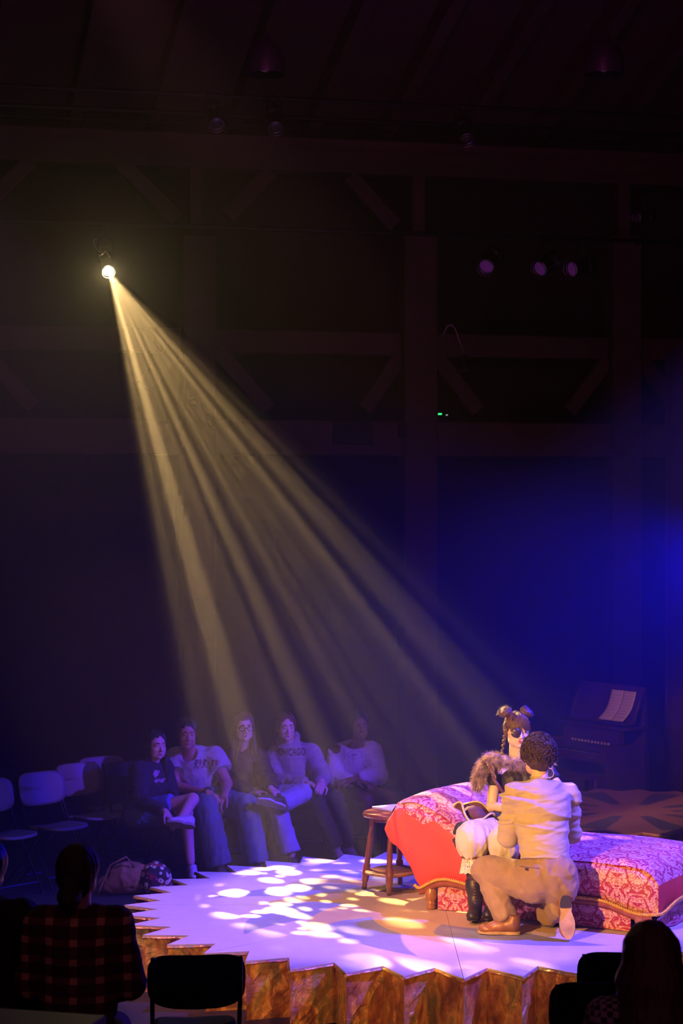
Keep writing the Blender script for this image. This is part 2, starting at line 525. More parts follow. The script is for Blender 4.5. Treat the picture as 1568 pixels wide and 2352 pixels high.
# ------------------------------------------------------------------ damask couch
def damask(name, ground, gold, scale=3.2, rough=0.42):
    t = NT(name); uv = t.coord('UV')
    sep = t.n('ShaderNodeSeparateXYZ'); t.l(uv, sep.inputs[0])
    px = t.math('PINGPONG', t.math('ADD', sep.outputs[0], 10.0), 0.135)
    row = t.math('FLOOR', t.math('DIVIDE', sep.outputs[1], 0.17))
    shift = t.math('MULTIPLY', t.math('MODULO', row, 2.0), 0.135)
    px = t.math('PINGPONG', t.math('ADD', t.math('ADD', sep.outputs[0], 10.0), shift), 0.135)
    py = t.math('MODULO', t.math('ADD', sep.outputs[1], 17.0), 0.17)
    cmb = t.n('ShaderNodeCombineXYZ'); t.l(px, cmb.inputs[0]); t.l(py, cmb.inputs[1])
    n1 = t.noise(cmb.outputs[0], 13.0, 2, 0.5, 2.8)
    n2 = t.noise(cmb.outputs[0], 46.0, 1, 0.5, 2.2)
    m1 = t.math('MULTIPLY', t.math('SUBTRACT', n1, 0.425), 28.0, clamp=True)
    # thin veins inside the leaves
    vein = t.math('MULTIPLY', t.math('SUBTRACT', t.math('ABSOLUTE', t.math('SUBTRACT', n2, 0.5)), 0.022), 40.0, clamp=True)
    out = t.math('MULTIPLY', t.math('SUBTRACT', t.math('ABSOLUTE', t.math('SUBTRACT', n1, 0.56)), 0.010), 60.0, clamp=True)
    mask = t.math('MULTIPLY', m1, t.math('MULTIPLY', vein, out))
    col = t.mix(mask, ground, gold)
    weave = t.noise(uv, 420.0, 1)
    t.set(Base_Color=col, Roughness=t.math('SUBTRACT', 0.62, t.math('MULTIPLY', mask, 0.2)), Metallic=0.0)
    t.b.inputs['Sheen Weight'].default_value = 0.04
    t.bump(t.math('ADD', t.math('MULTIPLY', mask, 1.0), t.math('MULTIPLY', weave, 0.15)), 0.25, 0.003)
    return t.m
M['damask'] = damask('red_gold_damask', (0.32, 0.010, 0.06), (0.66, 0.42, 0.42))
M['red_plain'] = plain('red_plain_fabric', (0.60, 0.050, 0.030), 0.7, 0, 0.16, 7.0, 0.25, 40, 0.0)
M['rope'] = plain('gold_rope', (0.62, 0.36, 0.06), 0.4, 0.25, 0.2, 40)
M['mahogany'] = wood('mahogany', (0.17, 0.038, 0.012), (0.32, 0.085, 0.026), 0.28, 9.0, (3, 3, 1), 0.4)
M['oak_leg'] = wood('turned_wood', (0.20, 0.07, 0.022), (0.36, 0.15, 0.05), 0.3, 9.0, (3, 3, 1), 0.4)

CO = A(0.573, 13.46, STAGE_Z)
CU = A(0.845, -0.534, 0); CU /= np.linalg.norm(CU)
CW = A(-CU[1], CU[0], 0)
CDEP = 1.06
def cp(s, t, z): return CO + CU * s + CW * t + WZ * z

def ip(xs, ys):
    def f(x):
        # smooth monotone-ish interpolation
        return np.interp(x, xs, ys)
    return f
# outline of the couch seen from its long side: top and bottom height along the length
TOPX = [-.325, -.318, -.295, -.25, -.17, -.08, 0, .08, .16, .25, .35, .48, .65, .85, 1.05, 1.25, 1.40, 1.50, 1.56, 1.59, 1.605]
TOPY = [.515, .585, .645, .685, .705, .70, .672, .635, .585, .527, .472, .436, .428, .428, .428, .428, .424, .410, .380, .34, .30]
BOTX = [-.325, -.318, -.295, -.24, -.185, -.14, -.105, -.06, -.02, .06, .14, .24, .34, .50, .98, 1.18, 1.28, 1.36, 1.44, 1.50, 1.56, 1.605]
BOTY = [.49, .445, .415, .375, .32, .245, .15, .135, .165, .205, .217, .205, .188, .18, .193, .195, .185, .160, .138, .130, .132, .14]
topf, botf = ip(TOPX, TOPY), ip(BOTX, BOTY)
def smooth_fn(f, h=0.03):
    return lambda x: (f(x - h) + 2 * f(x) + f(x + h)) / 4
topf, botf = smooth_fn(topf, .02), smooth_fn(botf, .02)

couch = thing('couch', 'red and gold damask couch with a scrolled end, rope trim and turned legs', 'couch', cp(0.65, 0.5, 0))
SS = np.r_[np.linspace(-.325, -.23, 12), np.linspace(-.21, 1.5, 70), np.linspace(1.515, 1.605, 10)]

# front face, bulging a little, in two cloths
def front_sheet(smin, smax, t0, name, mat, f0=0.0, f1=1.0):
    ss = SS[(SS >= smin - 1e-6) & (SS <= smax + 1e-6)]
    rows = 14; pts = []; uv = []
    for s_ in ss:
        zb, zt = botf(s_), topf(s_); col = []; cuv = []
        for k in range(rows):
            f = k / (rows - 1); lo_, hi_ = f0, f1
            if f1 < 1: hi_ = f1 + .035 * math.sin(21 * s_) + .02 * math.sin(47 * s_)
            if f0 > 0: lo_ = f0 + .035 * math.sin(21 * s_) + .02 * math.sin(47 * s_)
            f = lo_ + (hi_ - lo_) * f; z = zb + (zt - zb) * f
            bul = -0.028 * math.sin(math.pi * min(1, f * 1.05)) ** 0.7
            edge = 0.03 * max(0, f - 0.86) / 0.14
            wr = 0.006 * math.sin(7 * s_ + 9 * z) * math.sin(13 * z + 3 * s_)
            if s_ > 1.25:   # gathered folds at the near corner
                w = min(1, (s_ - 1.25) / .2); wr += 0.007 * w * math.sin(55 * (s_ - 1.5) / (0.35 + f)) * f
            if s_ < -0.12:  # gathers at the scroll
                w = min(1, (-0.12 - s_) / .12); wr += 0.014 * w * math.sin(62 * (s_ + .3) + 12 * z)
            kx_ = min(1, max(0, (1.605 - s_) / .05)); bul *= kx_; wr *= kx_
            col.append(cp(s_, t0 + bul + edge * kx_ + wr, z)); cuv.append((s_, z))
        pts.append(col); uv.append(cuv)
    return MB().grid(pts, uv).build(name, mat, couch, smooth=True)
front_sheet(-.325, .55, 0.02, 'front_panel', M['red_plain'], 0.0, 0.80)
front_sheet(-.325, .55, 0.02, 'front_band', M['damask'], 0.80, 1.0)
front_sheet(.53, 1.605, 0.02, 'front_panel', M['damask'])

# cushion top: lofted across the depth with a soft crown
T_ = [0.02, 0.05, 0.08, 0.13, 0.20, 0.32, 0.45, 0.58, 0.70, 0.82, 0.92, 0.99, 1.03, 1.06]
def crown(t):
    u = (t - 0.02) / (CDEP - 0.02)
    return 0.035 * math.sin(math.pi * u) ** 0.6 - (0.02 * max(0, 1 - t / 0.07)) - 0.05 * max(0, (t - .97) / .09)
pts = []; uv = []
for t in T_:
    row = []; ru = []; L = 0; last = None
    for s_ in SS:
        z = topf(s_) + crown(t) * min(1, max(0.15, (1.62 - s_) / .2)) + 0.004 * math.sin(9 * s_ + 5 * t) * math.sin(8 * t)
        p = cp(s_, t, z)
        if last is not None: L += np.linalg.norm(p - last)
        last = p; row.append(p); ru.append((L, t))
    pts.append(row); uv.append(ru)
MB().grid(pts, uv, flip=True).build('cushion_top', M['damask'], couch, smooth=True)
# underside of the scroll at the head end and the foot end
pts = []; uv = []
for t in np.linspace(0.02, CDEP, 8):
    pts.append([cp(s_, t, botf(s_)) for s_ in SS[SS < -0.09]]); uv.append([(s_, t) for s_ in SS[SS < -0.09]])
MB().grid(pts, uv).build('scroll_back', M['damask'], couch, smooth=True)
def rail_end(t):   # height of the rope on the foot end
    return 0.135 + 0.062 * (1 - math.exp(-(t / 0.22) ** 2)) if t < .8 else 0.135 + 0.062 * (1 - math.exp(-((CDEP - t) / 0.22) ** 2))
pts = []; uv = []
for t in np.linspace(0.02, CDEP, 40):
    zt = 0.31 + crown(t) * 0.3; zb = rail_end(t); col = []; cu = []
    for f in np.linspace(0, 1, 10):
        z = zb + (zt - zb) * f
        sag = (0.012 * math.sin(17 * t + 2) * (1 - f) + 0.008 * math.sin(math.pi * f)) * min(1, (t - .02) / .12)
        col.append(cp(1.605 + sag, t, z)); cu.append((t, z))
    pts.append(col); uv.append(cu)
MB().grid(pts, uv).build('foot_panel', M['red_plain'], couch, smooth=True)
# back face
MB().grid([[cp(s_, CDEP, 0.14), cp(s_, CDEP, topf(s_) - 0.05)] for s_ in SS[SS > -.1]], [[(s_, 0), (s_, .4)] for s_ in SS[SS > -.1]]).build('back_panel', M['red_plain'], couch)

# twisted rope along the rail: two strands wound round each other
path = [cp(s_, -0.018, botf(s_)) for s_ in np.linspace(-.10, 1.575, 120)]
path += [cp(1.60 + .012 * math.sin(a), -0.018 + .012 * (1 - math.cos(a)), botf(1.59)) for a in np.linspace(0, math.pi / 2, 4)]
path += [cp(1.625, t, rail_end(t)) for t in np.linspace(0.03, CDEP, 60)]
path = np.array(path)
d = np.r_[0, np.cumsum(np.linalg.norm(np.diff(path, axis=0), axis=1))]
q = np.arange(0, d[-1], 0.0055)
path = np.c_[[np.interp(q, d, path[:, k]) for k in range(3)]].T
tg = np.gradient(path, axis=0); tg /= np.linalg.norm(tg, axis=1)[:, None]
a1 = np.cross(tg, WZ); a1 /= np.linalg.norm(a1, axis=1)[:, None]; a2 = np.cross(tg, a1)
rope = None
for st in range(2):
    ph = 2 * math.pi * q / 0.034 + math.pi * st
    pp = path + 0.0058 * (np.cos(ph)[:, None] * a1 + np.sin(ph)[:, None] * a2)
    MB().tube(pp, 0.0066, 5).build('rope_strand', M['rope'], couch, smooth=True)
# wooden apron under the rope
for (sa, sb) in ((-.075, 1.575),):
    pts = [[cp(s_, -0.004, botf(s_) - 0.004), cp(s_, -0.012, botf(s_) - 0.02), cp(s_, -0.004, botf(s_) - 0.048), cp(s_, 0.03, botf(s_) - 0.05)] for s_ in np.linspace(sa, sb, 90)]
    MB().grid(pts, flip=True).build('apron', M['mahogany'], couch, smooth=True)
pts = [[cp(1.60, t, rail_end(t) - 0.004), cp(1.61, t, rail_end(t) - 0.02), cp(1.60, t, rail_end(t) - 0.042), cp(1.57, t, rail_end(t) - 0.045)] for t in np.linspace(0.0, CDEP, 40)]
MB().grid(pts, flip=True).build('apron', M['mahogany'], couch, smooth=True)
# cloth box between the legs
def skirt(a, b, fn, name='skirt'):
    pts = []; uv = []
    n = 40; L = np.linalg.norm(b - a)
    for i in range(n):
        f = i / (n - 1); p = a * (1 - f) + b * f
        zt = fn(f)
        out = nrm(np.cross(nrm(b - a), WZ))
        w = 0.006 * math.sin(23 * f * L + 1) + 0.004 * math.sin(51 * f * L)
        pts.append([p + out * w + WZ * (0.006 + (zt - 0.006) * k / 4) for k in range(5)])
        uv.append([(f * L, (zt) * k / 4 + .05) for k in range(5)])
    return MB().grid(pts, uv).build(name, M['damask'], couch, smooth=True)
skirt(cp(.05, .03, 0), cp(1.42, .03, 0), lambda f: botf(.05 + 1.37 * f) - 0.03)
skirt(cp(1.56, .10, 0), cp(1.56, CDEP - .08, 0), lambda f: rail_end(.10 + .88 * f) - 0.03)
skirt(cp(-.04, CDEP - .08, 0), cp(-.04, .06, 0), lambda f: 0.15)
leg_prof = [(0.020, 0), (0.030, 0.004), (0.033, 0.02), (0.028, 0.03), (0.034, 0.036), (0.034, 0.048), (0.027, 0.055), (0.036, 0.066), (0.043, 0.09), (0.041, 0.115), (0.033, 0.138), (0.030, 0.15)]
for (s_, t) in ((0.0, .025), (1.485, .03), (0.0, CDEP - .06), (1.53, CDEP - .06)):
    MB().lathe(leg_prof, cp(s_, t, 0), 20).build('leg', M['oak_leg'], couch, smooth=True)

# ------------------------------------------------------------------ end table / stool
sx, sy = 0.36, 14.18
stool = thing('end_table', 'reddish turned-leg wooden end table left of the couch', 'table', (sx, sy, STAGE_Z))
def oval(cx, cy, a, b, rot, n=32):
    th = np.linspace(0, 2 * np.pi, n, endpoint=False)
    c, s_ = math.cos(rot), math.sin(rot)
    x = a * np.sign(np.cos(th)) * np.abs(np.cos(th)) ** 0.8; y = b * np.sign(np.sin(th)) * np.abs(np.sin(th)) ** 0.8
    return np.c_[cx + c * x - s_ * y, cy + s_ * x + c * y]
def slab(outline, z0, z1, round_=0.012):
    outl = np.asarray(outline); cen = outl.mean(0)
    layers = [(z0, round_), (z0 + round_ * .4, round_ * .3), ((z0 + z1) / 2, 0), (z1 - round_ * .4, round_ * .3), (z1, round_)]
    mb = MB(); n = len(outl); vs = []
    for z, ins in layers:
        d_ = outl - cen; L = np.linalg.norm(d_, axis=1)[:, None]
        vs.append(np.c_[cen + d_ * (1 - ins / L), np.full(n, z)])
    f = []
    for i in range(len(layers) - 1):
        for k in range(n): f.append((i * n + k, i * n + (k + 1) % n, (i + 1) * n + (k + 1) % n, (i + 1) * n + k))
    f.append(tuple(range(n))[::-1]); f.append(tuple((len(layers) - 1) * n + k for k in range(n)))
    mb.add(np.concatenate(vs), f); return mb
TZ = STAGE_Z + 0.545
slab(oval(sx, sy, 0.235, 0.19, math.radians(57)), TZ - 0.034, TZ, 0.014).build('table_top', M['mahogany'], stool, smooth=True, auto=50)
slab(oval(sx, sy, 0.165, 0.12, math.radians(57)), TZ - 0.065, TZ - 0.034, 0.004).build('top_frame', M['mahogany'], stool, smooth=True, auto=50)
feet = [(.155, 14.20), (.322, 13.965), (.56, 14.14), (.41, 14.385)]
tprof = [(0.016, 0), (0.019, .03), (0.016, .045), (0.022, .06), (0.026, .09), (0.026, .165), (0.018, .178), (0.021, .186), (0.019, .20), (0.021, .27), (0.018, .36), (0.013, .425), (0.019, .435), (0.014, .442), (0.019, .449), (0.015, .456), (0.022, .485), (0.022, .50)]
for fx, fy in feet:
    top = A(sx + (fx - sx) * .70, sy + (fy - sy) * .70, TZ - 0.04); bot = A(fx, fy, STAGE_Z)
    ax = top - bot; L = np.linalg.norm(ax)
    MB().lathe([(r, h / .5 * L) for r, h in tprof], bot, 14, ax).build('leg', M['mahogany'], stool, smooth=True)
slab(oval(sx, sy, 0.215, 0.175, math.radians(57)), STAGE_Z + .118, STAGE_Z + .138, 0.010).build('lower_shelf', M['oak_leg'], stool, smooth=True, auto=50)
M['paper'] = plain('paper', (0.72, 0.70, 0.66), 0.7, 0, 0.05)
R57 = math.radians(35)
Rz = np.array([[math.cos(R57), -math.sin(R57), 0], [math.sin(R57), math.cos(R57), 0], [0, 0, 1]])
bk = MB().box((sx + .01, sy + .03, TZ + 0.009), (0.20, 0.27, 0.016), Rz, 0.003).build('book', M['paper'], None, (sx, sy + .03, TZ))
tag(bk, 'thin pale book lying on the wooden end table', 'book')

# ------------------------------------------------------------------ lighting bars and fixtures
HAZE = 0.021
def bar(d0, y0, name, label, r=0.024, x0=-600, x1=2200):
    z = CAM_Z + (1176 - y0) * d0 / F_PX
    base = A(-3.48, d0, 0)
    a = base - WE * 2.0 + WZ * z; b = base + WE * 11 + WZ * z
    o = MB().tube([a, b], r, 10).build(name, M['black_metal'], None, (a + b) / 2)
    return tag(o, label, 'pipe')
def on_bar(d0, x):
    return wdepth(x, 0, d0)
bar(18.2, 502, 'lighting_bar', 'black lighting bar that carries the lit spotlight')
bar(17.0, 188, 'lighting_bar', 'high black lighting bar under the rafters, nearest of the upper pair')
bar(18.4, 236, 'lighting_bar', 'high black lighting bar under the rafters, behind the upper pair')
bar(19.6, 262, 'cable_tray', 'thin black conduit running just above the top timber beam', 0.014)

def fixture(name, label, pos, aim, barrel_r, length, lens_mat, bar_d, bar_y, group=None):
    pos = np.asarray(pos, float); ax = nrm(np.asarray(aim, float) - pos)
    root = thing(name, label, 'spotlight', pos, 0, group)
    back = pos - ax * length
    MB().lathe([(barrel_r * .80, 0), (barrel_r * .98, .01), (barrel_r, length * .35), (barrel_r * .92, length * .4), (barrel_r * .92, length * .55), (barrel_r * 1.25, length * .62), (barrel_r * 1.25, length * .9), (barrel_r * .7, length)], pos, 24, -ax).build('barrel', M['black_metal'], root, smooth=True, auto=40)
    side = nrm(np.cross(ax, WZ)); mid = pos - ax * length * .5
    top = mid + WZ * 0.20
    yk = [mid + side * barrel_r * 1.25, mid + side * barrel_r * 1.3 + WZ * .10, mid + side * barrel_r * 1.1 + WZ * .19, top, mid - side * barrel_r * 1.1 + WZ * .19, mid - side * barrel_r * 1.3 + WZ * .10, mid - side * barrel_r * 1.25]
    MB().tube(yk, 0.010, 8).build('yoke', M['black_metal'], root, smooth=True)
    hook = [top, top + WZ * 0.03]
    b0 = A(-3.48, bar_d, CAM_Z + (1176 - bar_y) * bar_d / F_PX); hang = b0 + WE * ((top - b0) @ WE)
    mb = MB().tube([top - WZ * .01, A(top[0], top[1], (top[2] + hang[2]) / 2), A(hang[0], hang[1], hang[2] - .05), hang], 0.013, 8)
    mb.lathe([(0.034, -.02), (0.036, 0), (0.034, .02)], hang, 12, WE)
    mb.build('clamp', M['black_metal'], root, smooth=True, auto=40)
    ring = MB()
    up = nrm(np.cross(side, ax))
    th = np.linspace(0, 2 * np.pi, 28, endpoint=False)
    ring.tube([pos + ax * .006 + barrel_r * 1.02 * (math.cos(a) * side + math.sin(a) * up) for a in th], 0.007, 6, closed=True)
    ring.tube([pos + ax * .035 + barrel_r * 1.12 * (math.cos(a) * side + math.sin(a) * up) for a in th], 0.0035, 5, closed=True)
    ring.build('colour_frame', M['chrome'], root, smooth=True)
    MB().lathe([(0.001, .004), (barrel_r * .5, .006), (barrel_r * .84, 0.0)], pos, 24, ax, caps=False).build('lens', lens_mat, root, smooth=True)
    return root

LAMP = P(248, 621, on_bar(18.2, 248) - .12)
AIM = A(0.72, 13.7, 0.35)
lamp_glass = emit('lamp_glass', (1.0, 0.76, 0.34), 330.0)
spotl = fixture('stage_spotlight', 'lit spotlight throwing a warm beam through the haze', LAMP, P(560, 1176, 13.2) - WZ * 1.9, 0.054, 0.36, lamp_glass, 18.2, 502)
# safety cable and wing handle on the lit spotlight
MB().tube([LAMP + A(-.05, .1, .17) + A(-.09 * math.sin(k), 0, .06 * (1 - math.cos(k * 1.4))) for k in np.linspace(0, 2.4, 12)], 0.004, 6).build('safety_cable', M['chrome'], spotl, smooth=True)
MB().tube([LAMP + A(-.075, -.03, .125), LAMP + A(-.03, -.02, .155), LAMP + A(-.02, -.02, .175)], [.009, .006, .006], 6).tube([LAMP + A(.022, -.03, .118), LAMP + A(-.008, -.02, .15), LAMP + A(-.02, -.02, .175)], [.007, .005, .005], 6).build('wing_handle', M['chrome'], spotl, smooth=True)

def gobo(light, kind_scale):
    """break-up pattern slide in the lamp: leafy holes projected along the beam"""
    d = light.data; d.use_nodes = True
    nt = d.node_tree; em = nt.nodes['Emission']
    t = NT.__new__(NT); t.t = nt; t.m = None; t.b = None
    Mx = light.matrix_basis.to_3x3() if False else light.rotation_euler.to_matrix()
    axX, axY, axZ = [tuple(Mx.col[k]) for k in range(3)]
    inc = t.n('ShaderNodeNewGeometry').outputs['Incoming']
    def dot(v):
        nd = t.n('ShaderNodeVectorMath', operation='DOT_PRODUCT'); t.l(inc, nd.inputs[0]); nd.inputs[1].default_value = v
        return nd.outputs['Value']
    x, y, z = dot(axX), dot(axY), dot(axZ)
    u = t.math('DIVIDE', x, z); v = t.math('DIVIDE', y, z)
    cb = t.n('ShaderNodeCombineXYZ'); t.l(u, cb.inputs[0]); t.l(v, cb.inputs[1])
    vec = cb.outputs[0]
    wn = t.n('ShaderNodeTexNoise'); wn.inputs['Scale'].default_value = 9.0; t.l(vec, wn.inputs['Vector'])
    wv = t.n('ShaderNodeVectorMath', operation='SCALE'); t.l(wn.outputs['Color'], wv.inputs[0]); wv.inputs['Scale'].default_value = 0.06
    ad = t.n('ShaderNodeVectorMath', operation='ADD'); t.l(vec, ad.inputs[0]); t.l(wv.outputs[0], ad.inputs[1])
    vo = t.n('ShaderNodeTexVoronoi', feature='F1'); vo.inputs['Scale'].default_value = 27.0; t.l(ad.outputs[0], vo.inputs['Vector'])
    spots = t.math('MULTIPLY', t.math('SUBTRACT', 0.46, vo.outputs['Distance']), 6.0, clamp=True)
    vo2 = t.n('ShaderNodeTexVoronoi', feature='F1'); vo2.inputs['Scale'].default_value = 46.0; t.l(ad.outputs[0], vo2.inputs['Vector'])
    sm2 = t.math('MULTIPLY', t.math('MULTIPLY', t.math('SUBTRACT', 0.36, vo2.outputs['Distance']), 8.0, clamp=True), t.math('MULTIPLY', t.math('SUBTRACT', t.noise(vec, 13.0, 0), 0.46), 12.0, clamp=True))
    spots = t.math('MAXIMUM', spots, t.math('MULTIPLY', sm2, 0.8))
    big = t.noise(vec, 7.0, 1, 0.5)
    bigm = t.math('MULTIPLY', t.math('SUBTRACT', big, 0.38), 7.0, clamp=True)
    # coarse shafts: a few open sectors
    sh = t.noise(t.mapping(vec, (7.5, 1.6, 1)), 1.9, 1, 0.5)
    shm = t.math('MULTIPLY', t.math('SUBTRACT', sh, 0.40), 7.0, clamp=True)
    m = t.math('MULTIPLY', spots, t.math('ADD', t.math('MULTIPLY', bigm, 0.85), 0.15))
    m = t.math('ADD', t.math('MULTIPLY', m, t.math('ADD', t.math('MULTIPLY', shm, 0.9), 0.1)), 0.02)
    side = t.math('MINIMUM', t.math('MAXIMUM', t.math('SUBTRACT', 0.70, t.math('MULTIPLY', u, 4.0)), 0.28), 1.0)
    t.l(t.math('MULTIPLY', m, side), em.inputs['Strength'])

BEAM = spot('spotlight_beam', LAMP + nrm(AIM - LAMP) * 0.03, AIM, (1.0, 0.63, 0.23), 34000, 27, 0.35, 0.015)
BEAM.parent = spotl; BEAM.location = [float(c) for c in nrm(AIM - LAMP) * 0.03]
gobo(BEAM, 1.0)

# three parked lamps; faint emission stands in for violet light on their lenses
par_glow = emit('violet_lens_glow', (0.26, 0.05, 0.36), 0.10)
for (x, y, lab, dx) in ((1117, 612, 'dim violet round lamp lens, leftmost of the three under the bar', 0.0), (1240, 617, 'dim violet round lamp lens, middle of the three under the bar', -.55), (1314, 618, 'dim violet round lamp lens, rightmost and narrowest of the three under the bar', -1.1)):
    dd = on_bar(18.2, x); p = P(x, y, dd - 0.2)
    fixture('par_lamp', lab, p, p + A(-.55 + dx, -1.0, -.75 if dx > -.6 else -.45), 0.078, 0.26, par_glow, 18.2, 502, group='parked violet lamps')
# small dark lamps on the high bar
dark_glass = plain('dark_glass', (0.05, 0.04, 0.06), 0.15)
for (x, y, lab) in ((497, 284, 'dark unlit lamp on the high bar, left of the near pendant'), (632, 292, 'dark unlit lamp on the high bar, below the near pendant'), (1072, 318, 'dark unlit lamp near the middle of the high bar')):
    dd = on_bar(17.0, x); p = P(x, y, dd - .1)
    fixture('par_lamp', lab, p, p + A(.2, -.7, -1.0), 0.06, 0.24, dark_glass, 17.0, 188)
dd = on_bar(18.2, 1455); p = P(1462, 500, dd - .25)
fixture('par_lamp', 'small dark lamp tilted on top of the bar at far right', p, p + A(-.8, -.6, -.2), 0.055, 0.22, dark_glass, 18.2, 502)
dd = on_bar(18.2, 1050); p = P(1066, 832, dd - .1)
# hanging work lamp with a gooseneck lead
gl = thing('hanging_lamp', 'small dark lamp hanging from a looped cable by the middle post', 'lamp', p)
ln = [P(990, 790, wdepth(990, .34)), P(1012, 775, dd - .1), P(1022, 762, dd - .1), P(1026, 750, dd - .1), P(1036, 746, dd - .1), P(1045, 755, dd - .1), P(1054, 782, dd - .1), P(1062, 803, dd - .1), P(1066, 815, dd - .1)]
MB().tube(ln, 0.006, 6).build('cable', M['chrome'], gl, smooth=True)
MB().lathe([(.012, .07), (.016, .02), (.018, 0), (.06, -.05), (.085, -.10), (.080, -.105), (.01, -.06)], P(1067, 830, dd - .1), 16).build('shade', M['black_metal'], gl, smooth=True)
# small device with a green light on the low beam
p = P(1013, 957, wdepth(1013, 0.16)) + WZ * 0.03
dev = thing('network_switch', 'small black box with a glowing green light on the low beam', 'device', p)
MB().box(p, (0.16, 0.10, 0.06), RW, 0.006).build('case', M['black_plastic'], dev)
MB().box(p + WN * .052 + A(-.03, 0, -.005), (0.045, 0.01, 0.02), RW, 0.003).build('indicator_light', emit('green_led', (0.02, 1.0, 0.16), 3.0), dev)
MB().box(p + WN * .052 + A(.045, 0, -.015), (0.02, 0.01, 0.012), RW, 0.003).build('indicator_light', emit('white_led', (0.6, 0.8, 0.6), 0.6), dev)

# dome pendants
M['pendant'] = plain('pendant_enamel', (0.02, 0.014, 0.022), 0.35)
for (x, y, D, lab) in ((608, 172, 14.6, 'dark dome pendant lamp hanging under the rafters at left'), (1387, 172, 14.6, 'dark dome pendant lamp hanging under the rafters at right')):
    p = P(x, y, D)
    pl = thing('pendant_lamp', lab, 'lamp', p, 0, 'dome pendants under the rafters')
    MB().lathe([(.02, .30), (.035, .27), (.05, .245), (.085, .225), (.12, .17), (.143, .09), (.148, 0.0), (.144, 0.0), (.139, .09), (.115, .165), (.03, .22)], p, 28).build('shade', M['pendant'], pl, smooth=True, auto=50)
    MB().tube([p + WZ * .29, p + WZ * 2.4], 0.008, 6).build('cable', M['black_metal'], pl)
    MB().lathe([(.01, .02), (.045, .04), (.06, .09), (.04, .14), (.02, .2)], p, 14).build('bulb', plain('frosted_bulb', (0.35, 0.3, 0.35), 0.4), pl, smooth=True)

# ------------------------------------------------------------------ stage haze
hz = NT('haze'); hz.t.nodes.remove(hz.b)
vs = hz.n('ShaderNodeVolumeScatter'); vs.inputs['Density'].default_value = HAZE; vs.inputs['Anisotropy'].default_value = 0.68
vs.inputs['Color'].default_value = (1, 1, 1, 1)
hz.l(vs.outputs[0], hz.t.nodes['Material Output'].inputs['Volume'])
haze = MB().box((0.6, 14.72, 3.3), (13.0, 10.9, 6.5)).build('haze', hz.m, None, (0.6, 14.72, 0.05))
tag(haze, 'thin theatrical haze hanging over the stage and audience', 'haze', None, 'stuff')

# ------------------------------------------------------------------ organic shapes: signed distance blobs -> surface nets
def vnoise(p, scale=1.0, seed=0):
    """smooth value noise in [-1, 1] on points p (N,3)"""
    q = np.asarray(p, float) * scale + seed * 17.31
    i = np.floor(q).astype(np.int64); f = q - i
    f = f * f * (3 - 2 * f)
    def h(ix, iy, iz):
        n = (ix * 374761393 + iy * 668265263 + iz * 2147483647 + seed * 1013904223) & 0xffffffff
        n = ((n ^ (n >> 13)) * 1274126177) & 0xffffffff
        return ((n ^ (n >> 16)) & 0xffff) / 32767.5 - 1
    x, y, z = i[:, 0], i[:, 1], i[:, 2]
    r = 0
    for dx in (0, 1):
        wx = f[:, 0] if dx else 1 - f[:, 0]
        for dy in (0, 1):
            wy = f[:, 1] if dy else 1 - f[:, 1]
            for dz in (0, 1):
                wz = f[:, 2] if dz else 1 - f[:, 2]
                r = r + wx * wy * wz * h(x + dx, y + dy, z + dz)
    return r

